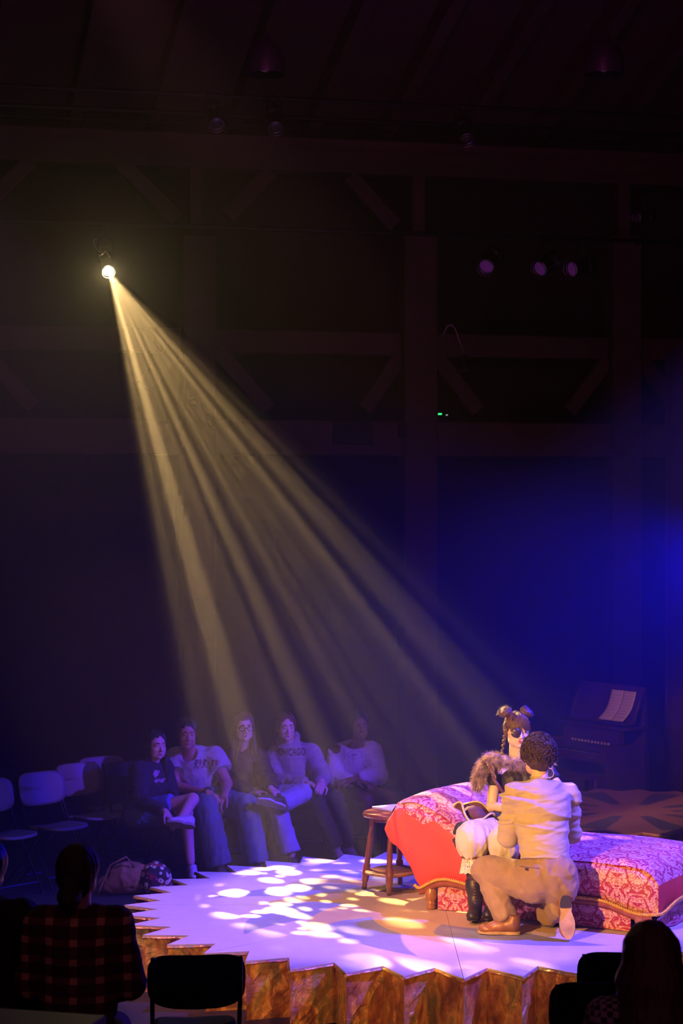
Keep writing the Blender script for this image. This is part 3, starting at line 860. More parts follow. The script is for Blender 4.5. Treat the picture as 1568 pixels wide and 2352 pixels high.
class SDF:
    def __init__(s): s.ops = []
    def cone(s, a, b, ra, rb, k=0.02, sub=False, capa=False, capb=False, flat=None):
        a = np.asarray(a, float); b = np.asarray(b, float); m = max(ra, rb)
        ba = b - a; L2 = max(float(ba @ ba), 1e-12)
        def fn(X, Y, Z):
            px, py, pz = X - a[0], Y - a[1], Z - a[2]
            h = (px * ba[0] + py * ba[1] + pz * ba[2]) / L2
            t = np.clip(h, 0, 1)
            d = np.sqrt((px - t * ba[0]) ** 2 + (py - t * ba[1]) ** 2 + (pz - t * ba[2]) ** 2) - (ra + (rb - ra) * t)
            L = math.sqrt(L2)
            if capb: d = np.maximum(d, (h - 1) * L)
            if capa: d = np.maximum(d, -h * L)
            return d
        s.ops.append((fn, np.minimum(a, b) - m, np.maximum(a, b) + m, k, sub)); return s
    def chain(s, pts, rad, k=0.02, **kw):
        for i in range(len(pts) - 1):
            s.cone(pts[i], pts[i + 1], rad[i], rad[i + 1], k, **({kk: v for kk, v in kw.items()} if i == len(pts) - 2 or 'capb' not in kw else {}))
        return s
    def ell(s, c, r, M_=None, k=0.02, sub=False):
        c = np.asarray(c, float); r = np.asarray(r, float); R = np.eye(3) if M_ is None else np.asarray(M_, float)
        ext = np.sqrt(((R * r[None, :]) ** 2).sum(1))
        def fn(X, Y, Z):
            px, py, pz = X - c[0], Y - c[1], Z - c[2]
            q = [px * R[0, i] + py * R[1, i] + pz * R[2, i] for i in range(3)]
            k0 = np.sqrt(sum((q[i] / r[i]) ** 2 for i in range(3)))
            k1 = np.sqrt(sum((q[i] / r[i] ** 2) ** 2 for i in range(3))) + 1e-9
            return k0 * (k0 - 1) / k1
        s.ops.append((fn, c - ext, c + ext, k, sub)); return s
    def box(s, c, half, M_=None, r=0.01, k=0.01, sub=False):
        c = np.asarray(c, float); hh = np.asarray(half, float) - r; R = np.eye(3) if M_ is None else np.asarray(M_, float)
        ext = np.abs(R) @ np.asarray(half, float)
        def fn(X, Y, Z):
            px, py, pz = X - c[0], Y - c[1], Z - c[2]
            q = [np.abs(px * R[0, i] + py * R[1, i] + pz * R[2, i]) - hh[i] for i in range(3)]
            out = np.sqrt(sum(np.maximum(v, 0) ** 2 for v in q))
            return out + np.minimum(np.maximum(np.maximum(q[0], q[1]), q[2]), 0) - r
        s.ops.append((fn, c - ext, c + ext, k, sub)); return s
    def cut(s, p, n, lo=None, hi=None):
        """remove everything on the +n side of the plane through p (inside the box lo..hi)"""
        p = np.asarray(p, float); n = nrm(n)
        def fn(X, Y, Z): return (X - p[0]) * n[0] + (Y - p[1]) * n[1] + (Z - p[2]) * n[2]
        s.ops.append((fn, lo, hi, 0.0, 'cut')); return s
    def mesh(s, vox):
        los = np.array([o[1] for o in s.ops if o[4] is False]); his = np.array([o[2] for o in s.ops if o[4] is False])
        lo = los.min(0) - 3 * vox; hi = his.max(0) + 3 * vox
        n = np.ceil((hi - lo) / vox).astype(int) + 1
        F = np.full(n, 0.5, np.float32)
        ax = [(lo[i] + vox * np.arange(n[i])).astype(np.float64) for i in range(3)]
        for fn, l, h, k, sub in s.ops:
            if l is None: i0 = np.zeros(3, int); i1 = n.copy()
            else:
                pad = k * 1.2 + 3 * vox
                i0 = np.clip(np.floor((np.asarray(l) - pad - lo) / vox).astype(int), 0, n)
                i1 = np.clip(np.ceil((np.asarray(h) + pad - lo) / vox).astype(int) + 1, 0, n)
            if (i1 <= i0).any(): continue
            sl = tuple(slice(a, b) for a, b in zip(i0, i1))
            X, Y, Z = np.ix_(ax[0][sl[0]], ax[1][sl[1]], ax[2][sl[2]])
            d = fn(X, Y, Z).astype(np.float32); g = F[sl]
            if sub == 'cut': F[sl] = np.maximum(g, d)
            elif sub:
                hh = np.clip(0.5 - 0.5 * (g + d) / k, 0, 1); F[sl] = g * (1 - hh) - d * hh + k * hh * (1 - hh)
            else:
                hh = np.clip(0.5 + 0.5 * (g - d) / k, 0, 1); F[sl] = g * (1 - hh) + d * hh - k * hh * (1 - hh)
        return surface_nets(F, lo, vox)

def surface_nets(F, lo, vox):
    ins = F < 0
    c = [ins[a:ins.shape[0] - 1 + a, b:ins.shape[1] - 1 + b, e:ins.shape[2] - 1 + e] for a in (0, 1) for b in (0, 1) for e in (0, 1)]
    tot = sum(q.astype(np.int8) for q in c)
    act = (tot > 0) & (tot < 8)
    idx = np.argwhere(act)
    vid = np.full(act.shape, -1, np.int64); vid[act] = np.arange(len(idx))
    acc = np.zeros((len(idx), 3)); cnt = np.zeros(len(idx))
    corners = [(a, b, e) for a in (0, 1) for b in (0, 1) for e in (0, 1)]
    vals = {cr: F[idx[:, 0] + cr[0], idx[:, 1] + cr[1], idx[:, 2] + cr[2]] for cr in corners}
    for cr in corners:
        for axis in range(3):
            if cr[axis]: continue
            c2 = list(cr); c2[axis] = 1; c2 = tuple(c2)
            v0, v1 = vals[cr], vals[c2]
            m = (v0 < 0) != (v1 < 0)
            t = np.where(m, v0 / np.where(m, v0 - v1, 1), 0)
            for i in range(3):
                acc[:, i] += np.where(m, cr[i] + (t if i == axis else 0), 0)
            cnt += m
    V = lo + vox * (idx + acc / cnt[:, None])
    quads = []
    for axis in range(3):
        o = [0, 1, 2]; o.remove(axis); u, w = o
        sh = list(F.shape); sh[axis] -= 1
        s0 = [slice(None)] * 3; s1 = [slice(None)] * 3
        s0[axis] = slice(0, -1); s1[axis] = slice(1, None)
        A0, A1 = ins[tuple(s0)], ins[tuple(s1)]
        ch = np.argwhere(A0 != A1)
        ok = (ch[:, u] > 0) & (ch[:, w] > 0) & (ch[:, u] < F.shape[u] - 1) & (ch[:, w] < F.shape[w] - 1)
        ch = ch[ok]
        if not len(ch): continue
        def cell(du, dw):
            q = ch.copy(); q[:, u] -= du; q[:, w] -= dw
            return vid[q[:, 0], q[:, 1], q[:, 2]]
        Q = np.stack([cell(1, 1), cell(0, 1), cell(0, 0), cell(1, 0)], 1)
        fl = A0[ch[:, 0], ch[:, 1], ch[:, 2]]
        if axis == 1: fl = ~fl
        Q = np.where(fl[:, None], Q, Q[:, ::-1])
        quads.append(Q)
    return V, np.concatenate(quads)

def vnormals(V, Q):
    n = np.zeros_like(V)
    fn = np.cross(V[Q[:, 2]] - V[Q[:, 0]], V[Q[:, 3]] - V[Q[:, 1]])
    for i in range(4): np.add.at(n, Q[:, i], fn)
    return n / (np.linalg.norm(n, axis=1)[:, None] + 1e-12)

def relax(V, Q, it=1, lam=0.5):
    for _ in range(it):
        s_ = np.zeros_like(V); c = np.zeros(len(V))
        for i in range(4):
            for j in (1, 3):
                np.add.at(s_, Q[:, i], V[Q[:, (i + j) % 4]]); np.add.at(c, Q[:, i], 1)
        V = V * (1 - lam) + lam * s_ / np.maximum(c, 1)[:, None]
    return V

def mesh_obj(name, V, Q, mat, parent=None, loc=None, smooth=True):
    org = origin_of(parent) if parent is not None else (np.asarray(loc, float) if loc is not None else np.zeros(3))
    me = bpy.data.meshes.new(name)
    V = (V - org).astype(np.float32); Q = np.asarray(Q)
    k = Q.shape[1]
    me.vertices.add(len(V)); me.vertices.foreach_set('co', V.ravel())
    me.loops.add(Q.size); me.loops.foreach_set('vertex_index', Q.ravel().astype(np.int32))
    me.polygons.add(len(Q)); me.polygons.foreach_set('loop_start', np.arange(0, Q.size, k, dtype=np.int32))
    if smooth: me.polygons.foreach_set('use_smooth', np.ones(len(Q), bool))
    me.update(calc_edges=True); me.validate()
    if mat: me.materials.append(mat)
    return link(name, me, parent, None if parent is not None else org)

def blob(name, sdf, vox, mat, parent=None, loc=None, disp=None, rel=1):
    V, Q = sdf.mesh(vox)
    if rel: V = relax(V, Q, rel, 0.4)
    if disp is not None:
        n = vnormals(V, Q); V = V + n * np.asarray(disp(V, n))[:, None]
    return mesh_obj(name, V, Q, mat, parent, loc)

def strands(name, paths, r0, r1, mat, parent):
    """many fine hairs: three-sided tapering tubes; paths (N, m, 3)"""
    paths = np.asarray(paths, float); N, m, _ = paths.shape
    tg = np.gradient(paths, axis=1); tg /= np.linalg.norm(tg, axis=2)[..., None] + 1e-12
    ref = np.array([0.31, 0.53, 0.79])
    a = np.cross(tg, ref); a /= np.linalg.norm(a, axis=2)[..., None] + 1e-12
    b = np.cross(tg, a)
    rr = np.linspace(r0, r1, m)[None, :, None]
    V = np.stack([paths + rr * (math.cos(t) * a + math.sin(t) * b) for t in (0, 2.094, 4.189)], 2).reshape(-1, 3)
    Q = []
    base = (np.arange(N) * m * 3)[:, None]
    for j in range(m - 1):
        for k in range(3):
            k2 = (k + 1) % 3
            Q.append(np.concatenate([base + j * 3 + k, base + j * 3 + k2, base + (j + 1) * 3 + k2, base + (j + 1) * 3 + k], 1))
    return mesh_obj(name, V, np.concatenate(Q), mat, parent)

# ------------------------------------------------------------------ people
def frame(right, up):
    """columns: right hand side of the person, forward, up"""
    up = nrm(up); right = np.asarray(right, float); right = nrm(right - up * (right @ up)); fwd = np.cross(up, right)
    return np.array([right, fwd, up]).T

def head_frame(face, tilt=(0, 0, 1)):
    face = nrm(face); up = np.asarray(tilt, float); up = nrm(up - face * (up @ face)); right = np.cross(face, up)
    return np.array([right, face, up]).T

def add_head(f, c, H, s=1.0, k=0.02):
    """skull, jaw, brow, nose, lips, chin, ears about the head centre c; H columns = right, face, up"""
    L = lambda x, y, z: np.asarray(c) + H @ (np.array([x, y, z]) * s)
    f.ell(L(0, -.014, .030), np.array([.074, .093, .086]) * s, H, k)
    f.ell(L(0, .022, -.018), np.array([.064, .066, .078]) * s, H, k * 1.2)
    f.cone(L(-.030, .035, -.060), L(.030, .035, -.060), .034 * s, .034 * s, k)
    f.ell(L(0, .066, -.086), np.array([.024, .020, .018]) * s, H, .016)
    for q in (-1, 1):
        f.ell(L(.038 * q, .058, -.020), np.array([.022, .020, .020]) * s, H, .016)
        f.ell(L(.030 * q, .093, .014), np.array([.0165, .016, .010]) * s, H, .010, sub=True)
        f.ell(L(.030 * q, .074, .012), np.array([.014, .012, .010]) * s, H, .004)
        f.ell(L(.077 * q, -.008, -.002), np.array([.009, .019, .030]) * s, H, .006)
        f.ell(L(.086 * q, -.001, .002), np.array([.005, .009, .017]) * s, H, .004, sub=True)
        f.cone(L(.012 * q, .088, .032), L(.046 * q, .074, .030), .008 * s, .006 * s, .012)
        f.ell(L(.010 * q, .094, -.031), np.array([.008, .010, .007]) * s, H, .006)
    f.cone(L(0, .086, .016), L(0, .108, -.024), .007 * s, .0105 * s, .008)
    f.cone(L(-.016, .082, -.052), L(.016, .082, -.052), .0075 * s, .0075 * s, .006)
    f.cone(L(-.013, .080, -.062), L(.013, .080, -.062), .0085 * s, .0085 * s, .006)
    f.cone(L(-.020, .092, -.0565), L(.020, .092, -.0565), .002 * s, .002 * s, .003, sub=True)

def face_parts(person, c, H, s, skin_lip, brow, iris, vox=0.003, eyes=True, lips=True, brows=True):
    L = lambda x, y, z: np.asarray(c) + H @ (np.array([x, y, z]) * s)
    if eyes:
        for q in (-1, 1):
            e = MB().lathe([(0.0005, -.0105 * s)] + [(.0105 * s * math.cos(t), .0105 * s * math.sin(t)) for t in np.linspace(-1.3, 1.3, 9)] + [(0.0005, .0105 * s)], L(.030 * q, 0.0745, .012), 14, H[:, 1]).build('eye', M['eye_white'], person, smooth=True)
            MB().lathe([(.0001, .0112 * s), (.0040 * s, .0104 * s), (.0055 * s, .0090 * s)], L(.030 * q, 0.0745, .0115), 12, H[:, 1], caps=False).build('iris', iris, e, smooth=True)
    if brows:
        for q in (-1, 1):
            g = SDF(); g.chain([L(.012 * q, .0935, .034), L(.030 * q, .0925, .040), L(.048 * q, .081, .035)], [.0042 * s, .0042 * s, .002 * s], .004)
            blob('eyebrow', g, vox, brow, person)
    if lips:
        g = SDF()
        g.chain([L(-.024, .079, -.0560), L(-.007, .0895, -.0520), L(.007, .0895, -.0520), L(.024, .079, -.0560)], [.0016 * s, .0036 * s, .0036 * s, .0016 * s], .004)
        g.chain([L(-.023, .079, -.0575), L(0, .0890, -.0620), L(.023, .079, -.0575)], [.0016 * s, .0048 * s, .0016 * s], .004)
        g.cone(L(-.017, .098, -.0568), L(.017, .098, -.0568), .0014 * s, .0014 * s, .002, sub=True)
        blob('lips', g, vox, skin_lip, person)

def add_hand(f, w, d, palm, side, curl=0.5, s=1.0, spread=0.10, thumb=0.5):
    """w wrist, d direction of the fingers, palm = direction the palm faces, side = +1 when the thumb lies along cross(palm, d)"""
    d = nrm(d); palm = nrm(np.asarray(palm, float) - d * (np.asarray(palm, float) @ d)); ac = np.cross(palm, d) * side
    R = np.array([ac, d, palm]).T
    f.box(w + d * .050 * s, np.array([.040, .048, .0145]) * s, R, .012 * s, .012)
    f.cone(w - d * .01, w + d * .03 * s, .026 * s, .028 * s, .012)
    for i, (o, L) in enumerate(((.030, .92), (.010, 1.0), (-.011, .95), (-.030, .76))):
        p = w + d * .094 * s + ac * o * s; dd = nrm(d + ac * (o / .03) * spread * .6); cu = 0.0
        segs = (.043 * L * s, .027 * L * s, .022 * L * s); rr = (.0096, .0086, .0078, .0066)
        for j in range(3):
            cu += curl * (0.75, 1.0, .8)[j]
            q = p + segs[j] * (dd * math.cos(cu) + palm * math.sin(cu))
            f.cone(p, q, rr[j] * s, rr[j + 1] * s, .004); p = q
    p = w + d * .030 * s + ac * .034 * s
    t1 = nrm(ac * .75 + d * .75 + palm * .25); t2 = nrm(ac * (.35 - thumb * .6) + d * .9 + palm * (.2 + thumb * .5))
    q = p + t1 * .040 * s; f.cone(p, q, .0145 * s, .0112 * s, .008)
    q2 = q + t2 * .032 * s; f.cone(q, q2, .0112 * s, .0096 * s, .004)
    f.cone(q2, q2 + nrm(t2 + palm * .2) * .024 * s, .0096 * s, .0078 * s, .004)

def add_body(f, J, b=1.0, k=0.03):
    """torso and limbs from a joint table; b = build (girth)"""
    right = nrm(np.asarray(J['rsho']) - J['lsho']); up = nrm(np.asarray(J['neck']) - J['pelvis'])
    T = frame(right, up); sw = np.linalg.norm(np.asarray(J['rsho']) - J['lsho']) / 2
    hipr = nrm(np.asarray(J['rhip']) - J['lhip'])
    ch = np.asarray(J['chest'])
    f.ell(ch, [max(sw * .86, .13) * (b * .5 + .5), .112 * b, .175], T, k)
    f.ell((ch + J['pelvis']) / 2 * 1.0, [.135 * b, .105 * b, .15], T, k)
    HP = frame(hipr, up * .8 + np.array([0, 0, .4]))
    f.ell(J['pelvis'], [.165 * b, .115 * b, .125], HP, k)
    f.cone(J['lsho'], J['rsho'], .050, .050, k)
    f.cone(np.asarray(J['neck']) - up * .04, np.asarray(J['head']) - up * .05, .056, .050, k * .7)
    tr = np.asarray(J['neck']) - up * .035
    for s_ in 'lr':
        f.cone(J[s_ + 'sho'], tr, .044, .040, k)
        f.cone(J[s_ + 'sho'], J[s_ + 'elb'], .050 * b, .040 * b, .015)
        f.cone(J[s_ + 'elb'], J[s_ + 'wri'], .040 * b, .026, .012)
        f.cone(J[s_ + 'hip'], J[s_ + 'kne'], .085 * b, .056 * b, .02)
        f.cone(J[s_ + 'kne'], J[s_ + 'ank'], .056 * b, .037, .015)
    return T

def add_shirt(f, J, T, b=1.0, pad=.016, sleeve=1.0, hem=0.0, k=0.04, cuff=.036, arm=.058, belly=1.0, fore=None):
    up = T[:, 2]; sw = np.linalg.norm(np.asarray(J['rsho']) - J['lsho']) / 2
    ch = np.asarray(J['chest']); pe = np.asarray(J['pelvis'])
    f.ell(ch, [max(sw * .90, .14) * (b * .5 + .5) + pad, .118 * b + pad, .185 + pad], T, k)
    f.ell(ch * .5 + pe * .5, [.142 * b * belly + pad, .115 * b * belly + pad, .17 + pad], T, k)
    f.ell(pe + up * hem, [.160 * b + pad, .125 * b + pad, .11 + pad], T, k)
    f.cone(J['lsho'], J['rsho'], .054 + pad * .6, .054 + pad * .6, k)
    tr = np.asarray(J['neck']) - up * .04
    for s_ in 'lr':
        sh, el, wr = [np.asarray(J[s_ + q]) for q in ('sho', 'elb', 'wri')]
        f.cone(sh, tr, .048 + pad * .5, .046 + pad * .4, k)
        if sleeve <= 0: continue
        if sleeve < 1:
            f.cone(sh, sh + (el - sh) * sleeve, arm * b + pad * .5, (arm - .002) * b + pad, .02, capb=True)
        else:
            f.cone(sh, el, arm * b + pad * .5, (arm - .010) * b + pad * .6, .02)
            e2 = el + (wr - el) * min(1.0, sleeve - 1 + .0 if sleeve > 1 else 1.0) if sleeve > 1 else wr
            if sleeve > 1: e2 = el + (wr - el) * (sleeve - 1)
            f.cone(el, e2, (arm - .010) * b + pad * .6, cuff + pad * .4, .015, capb=True)

def add_trousers(f, J, b=1.0, pad=.014, cuff=.055, upto=1.0, knee=.066, thigh=.096, k=.03, waist=None):
    right = nrm(np.asarray(J['rhip']) - J['lhip']); up = nrm(np.asarray(J['neck']) - J['pelvis'])
    HP = frame(right, up)
    f.ell(np.asarray(J['pelvis']) + up * .01, [.168 * b + pad, .122 * b + pad, .125 + pad], HP, k)
    for s_ in 'lr':
        hp, kn, an = [np.asarray(J[s_ + q]) for q in ('hip', 'kne', 'ank')]
        f.cone(hp, kn, thigh * b + pad * .5, knee * b + pad * .3, .025)
        if upto > 0:
            f.cone(kn, kn + (an - kn) * upto, knee * b + pad * .3, cuff, .015, capb=True)
    if waist is not None: f.cut(np.asarray(J['pelvis']) + up * waist, up)

def folds(amp, scale, stretch=(1, 1, 1), seed=0, ridged=True):
    st = np.asarray(stretch, float)
    def fn(V, n):
        a = vnoise(V * st, scale, seed); b = vnoise(V * st, scale * 2.1, seed + 5)
        if ridged: return amp * ((1 - 2 * np.abs(a)) * .7 + .35 * (1 - 2 * np.abs(b)))
        return amp * (a + .4 * b)
    return fn

def add_shoe(person, heel, toe, up, upper, sole, name='shoe', ankle=None, hs=.045, w=.044, top=.075, heel_h=.02, laces=None, hightop=0.0, vox=.006, sole_t=.018):
    heel = np.asarray(heel, float); toe = np.asarray(toe, float)
    fw = nrm(toe - heel); up = np.asarray(up, float); up = nrm(up - fw * (up @ fw)); rt = np.cross(fw, up)
    L = np.linalg.norm(toe - heel); B = lambda x, y, z: heel + rt * x + fw * y * L + up * z
    R = np.array([rt, fw, up]).T
    g = SDF()
    g.ell(B(0, .16, .045 + heel_h * .6), [w * .86, L * .17, .050], R, .02)
    g.ell(B(0, .48, .036 + heel_h * .3), [w * .84, L * .28, .040], R, .02)
    g.ell(B(0, .76, .028), [w * 1.0, L * .235, .032], R, .02)
    g.cone(B(0, .17, .06), B(0, .15, top + heel_h * .5 + hightop), .036, .037, .02, capb=True)
    g.cone(B(0, .28, .06), B(0, .56, .045), .034, .028, .02)
    g.cut(B(0, 0, sole_t * .6 + 0.0), -up)
    o = blob(name, g, vox, upper, person)
    n = 28; th = np.linspace(0, 2 * np.pi, n, endpoint=False)
    def outline(sc=1.0):
        pts = []
        for t in th:
            y = .5 - .5 * math.cos(t); ww = (math.sin(math.pi * min(1, max(0, y)) ** .85) ** .45) * (w * (.80 + .26 * max(0, min(1, (y - .3) / .5)) - .26 * math.exp(-((y - .40) / .12) ** 2)))
            pts.append((ww * sc * math.copysign(1, math.sin(t)) if abs(math.sin(t)) > 1e-6 else 0, y))
        return pts
    ol = outline(1.06)
    mb = MB(); vs = []
    for z in (0.0, sole_t * .5, sole_t):
        vs += [B(x, y * 1.02 - .01, z + heel_h * max(0, min(1, (.32 - y) / .06)) * 0) for x, y in ol]
    f = [tuple(range(n)), tuple(2 * n + k for k in range(n))[::-1]]
    for i in range(2):
        for k_ in range(n): f.append((i * n + k_, (i + 1) * n + k_, (i + 1) * n + (k_ + 1) % n, i * n + (k_ + 1) % n))
    mb.add(np.array(vs), f); mb.build('sole', sole, o, smooth=True, auto=40)
    if heel_h > 0.021:
        hv = []; pts = [(x, y) for x, y in ol if y < .30]
        ys = [(x, min(y, .28)) for x, y in ol if y < .31]
        hl = MB(); m = len(ys)
        for z in (-heel_h, 0.002): hv += [B(x * .98, y, z) for x, y in ys]
        ff = [tuple(range(m)), tuple(m + k_ for k_ in range(m))[::-1]]
        for k_ in range(m): ff.append((k_, m + k_, m + (k_ + 1) % m, (k_ + 1) % m))
        hl.add(np.array(hv), ff); hl.build('heel', M['dark_heel'], o)
    if laces is not None:
        lb = MB()
        for i in range(5):
            y = .30 + .055 * i; z = .082 - .008 * i + heel_h * .4 + hightop * max(0, (1 - i / 2.5)) * .6
            if hightop and i < 3: y = .22 + .05 * i
            lb.tube([B(-.024, y, z - .012), B(-.008, y + .015, z), B(.012, y + .02, z), B(.026, y + .005, z - .012)], .0035, 5)
        lb.build('laces', laces, o, smooth=True)
    return o

M['eye_white'] = plain('eye_white', (0.72, 0.70, 0.68), 0.25, 0, 0.03)
M['iris_dark'] = plain('iris_dark', (0.03, 0.02, 0.015), 0.2)
def skin(name, col, rough=0.5):
    t = NT(name); c = t.coord(); n_ = t.noise(c, 18, 4, 0.6)
    lo = (col[0] * .9, col[1] * .84, col[2] * .82); hi = tuple(min(1, k * 1.06) for k in col)
    t.set(Base_Color=t.ramp(n_, [(.3, lo), (.7, hi)]), Roughness=rough)
    t.b.inputs['Subsurface Weight'].default_value = 0.0
    return t.m
M['skin_fair'] = skin('skin_fair', (0.66, 0.46, 0.36))
M['skin_pale'] = skin('skin_pale', (0.74, 0.56, 0.47))
M['skin_tan'] = skin('skin_tan', (0.48, 0.29, 0.20))
M['skin_deep'] = skin('skin_deep', (0.20, 0.105, 0.065))
M['lip_rose'] = plain('lip_rose', (0.42, 0.16, 0.14), 0.4)
M['lip_red'] = plain('lip_red', (0.50, 0.09, 0.075), 0.4)
M['dark_heel'] = plain('dark_heel', (0.02, 0.016, 0.014), 0.6)
def hair_mat(name, c1, c2, rough=0.42):
    t = NT(name); c = t.mapping(t.coord(), (60, 60, 6)); n_ = t.noise(c, 2.0, 4, 0.7)
    t.set(Base_Color=t.ramp(n_, [(.3, c1), (.7, c2)]), Roughness=rough); t.bump(n_, 0.6, 0.006)
    return t.m
M['hair_dark'] = hair_mat('hair_dark', (0.020, 0.011, 0.008), (0.085, 0.044, 0.026), 0.62)
M['hair_brown'] = hair_mat('hair_brown', (0.05, 0.024, 0.012), (0.16, 0.080, 0.038))
M['hair_black'] = hair_mat('hair_black', (0.004, 0.003, 0.003), (0.016, 0.012, 0.012))

# ------------------------------------------------------------------ the kneeling man
def person(label, base, group=None):
    return thing('person', label, 'person', base, 0, group)

M['beige_knit'] = plain('beige_knit', (0.43, 0.345, 0.23), 0.85, 0, 0.06, 30, 0.12, 300, 0.2)
M['khaki'] = plain('khaki_twill', (0.28, 0.18, 0.09), 0.8, 0, 0.08, 20, 0.12, 240, 0.1)
M['brown_leather'] = plain('brown_leather', (0.24, 0.095, 0.035), 0.38, 0, 0.35, 9, 0.2, 60)
M['tan_sole'] = plain('tan_sole', (0.42, 0.27, 0.14), 0.5, 0, 0.3, 16, 0.1, 60)
M['gold_pin'] = plain('gold_pin', (0.7, 0.45, 0.15), 0.3, 0.9)
M['clear_wire'] = plain('clear_wire', (0.6, 0.45, 0.36), 0.4)
M['black_cloth'] = plain('black_cloth', (0.020, 0.018, 0.017), 0.8, 0, 0.25, 14, 0.2, 150)

man = person('man in beige long-sleeved shirt and khaki trousers kneeling with his back to us', A(1.18, 12.62, STAGE_Z))
mJ = dict(pelvis=P(1254, 2008, 12.62), chest=P(1243, 1868, 12.70), neck=P(1240, 1794, 12.76), head=P(1236, 1741, 12.80),
          lsho=P(1180, 1828, 12.68), lelb=P(1166, 1926, 12.78), lwri=P(1190, 1900, 13.03),
          rsho=P(1300, 1828, 12.84), relb=P(1312, 1915, 12.88), rwri=P(1262, 1890, 13.05),
          lhip=P(1226, 2028, 12.66), lkne=P(1114, 1996, 12.90), lank=P(1163, 2110, 12.70),
          rhip=P(1284, 2030, 12.62), rkne=P(1264, 2098, 12.95), rank=P(1288, 2082, 12.62))
g = SDF(); mT = add_body(g, mJ, 1.0)
mH = head_frame((-.10, 1, -.04))
add_head(g, mJ['head'], mH, 1.10)
add_hand(g, mJ['lwri'], (.45, .8, -.1), (0, -.1, -1), 1, .5)
add_hand(g, mJ['rwri'], (-.5, .8, -.1), (0, -.1, -1), -1, .5)
blob('body', g, 0.0065, M['skin_fair'], man)

g = SDF()
add_shirt(g, mJ, mT, 1.03, .012, 2.0, .03, .045, .030, .058)
g.ell((np.array(mJ['chest']) + mJ['neck']) / 2 - A(0, .0, .03), [.15, .10, .10], mT, .05)
upm = mT[:, 2]
g.cut(P(1255, 1975, 12.62), -upm + A(-.10, 0, 0))
g.cone(P(1241, 1783, 12.78), P(1238, 1740, 12.82), .064, .066, .01, sub=True)
def back_folds(V, n):
    z = V[:, 2]; x = V[:, 0]
    a = vnoise(np.c_[x * 2.6 + z * 1.2, V[:, 1] * 2, z * 22 + 5 * x], 1.0, 3); b = vnoise(np.c_[x * 5, V[:, 1] * 4, z * 40 - 8 * x], 1.0, 7)
    mid = np.exp(-((z - 1.14) / .17) ** 2)
    return (.017 * (1 - 2 * np.abs(a)) + .0075 * (1 - 2 * np.abs(b))) * (.22 + mid)
blob('shirt', g, 0.0065, M['beige_knit'], man, disp=back_folds)
# neckband
cb = [P(1241, 1789, 12.765) + .056 * (math.cos(t) * mT[:, 0] + math.sin(t) * mT[:, 1]) + upm * (.008 + .01 * math.sin(t)) for t in np.linspace(0, 2 * np.pi, 30, endpoint=False)]
MB().tube(cb, 0.008, 6, closed=True).build('neckband', M['beige_knit'], man, smooth=True)

g = SDF()
add_trousers(g, mJ, 1.04, .012, .064, 1.04, .070, .104, .035)
g.cone(mJ['lhip'], mJ['lkne'], .108, .078, .03)
g.cut(P(1255, 1955, 12.62), upm)
def leg_folds(V, n):
    a = vnoise(np.c_[V[:, 0] * 16 + V[:, 2] * 8, V[:, 1] * 7, V[:, 2] * 13 - V[:, 0] * 9], 1.0, 11); b = vnoise(V, 34, 5)
    c_ = vnoise(np.c_[V[:, 0] * 30 - V[:, 2] * 22, V[:, 1] * 12, V[:, 2] * 26 + V[:, 0] * 20], 1.0, 19)
    return .011 * (1 - 2 * np.abs(a)) + .0025 * (1 - 2 * np.abs(c_)) + .001 * b
blob('trousers', g, 0.0065, M['khaki'], man, disp=leg_folds)
# back pocket welt, button, belt loop
MB().tube([P(1185, 1985, 12.545), P(1208, 1990, 12.513), P(1236, 1994, 12.49)], .0035, 6).build('pocket_welt', M['khaki'], man, smooth=True)
MB().lathe([(.001, .008), (.006, .007), (.008, .002), (.008, 0)], P(1208, 1996, 12.512), 12, (-.3, -1, .1)).build('button', M['dark_heel'], man, smooth=True)
# planted shoe pointing left, kneeling shoe with the sole turned to the house
add_shoe(man, P(1194, 2146, 12.66) + A(0, 0, 0), P(1097, 2142, 12.70), (0, 0, 1), M['brown_leather'], M['tan_sole'], w=.049, heel_h=.026, top=.09, hightop=.012, laces=M['dark_heel'])
add_shoe(man, P(1296, 2056, 12.50), P(1306, 2157, 12.45), (-.05, 1, .12), M['brown_leather'], M['tan_sole'], w=.050, heel_h=.024, top=.085)

# curly hair
def curls(person_, c, H, s, mat, n, seed, rmin, rmax, zlow, back=True):
    rng = random.Random(seed); paths = []
    for i in range(n):
        th = rng.uniform(0, 2 * math.pi); ph = math.acos(rng.uniform(-0.42, 1))
        d = np.array([math.sin(ph) * math.cos(th), math.sin(ph) * math.sin(th), math.cos(ph)])
        if d[1] > .55 and d[2] < .45: continue
        if d[2] < zlow: continue
        p = np.array([0, -.014, .030]) + d * np.array([.080, .099, .093])
        t1 = nrm(np.cross(d, [rng.gauss(0, 1), rng.gauss(0, 1), rng.gauss(0, 1)])); t2 = np.cross(d, t1)
        R_ = rng.uniform(rmin, rmax); turns = rng.uniform(.8, 1.6); pts = []
        for k in range(9):
            a = k / 8 * turns * 2 * math.pi
            q = p + d * (.002 + .016 * k / 8 * rng.uniform(.8, 1.2)) + R_ * (1 - .25 * k / 8) * (math.cos(a) * t1 + math.sin(a) * t2)
            pts.append(np.asarray(c) + H @ (q * s))
        paths.append(pts)
    return paths
def head_cap(c, H, s, grow=.008, low=-.02, front=.045):
    """scalp-shaped mass of hair"""
    L = lambda x, y, z: np.asarray(c) + H @ (np.array([x, y, z]) * s)
    g = SDF()
    g.ell(L(0, -.020, .036), (np.array([.078, .092, .086]) + grow) * s, H, .02)
    return g, L
g, L = head_cap(mJ['head'], mH, 1.10, .013)
g.ell(L(0, -.055, -.010), [.072, .058, .062], mH, .03)
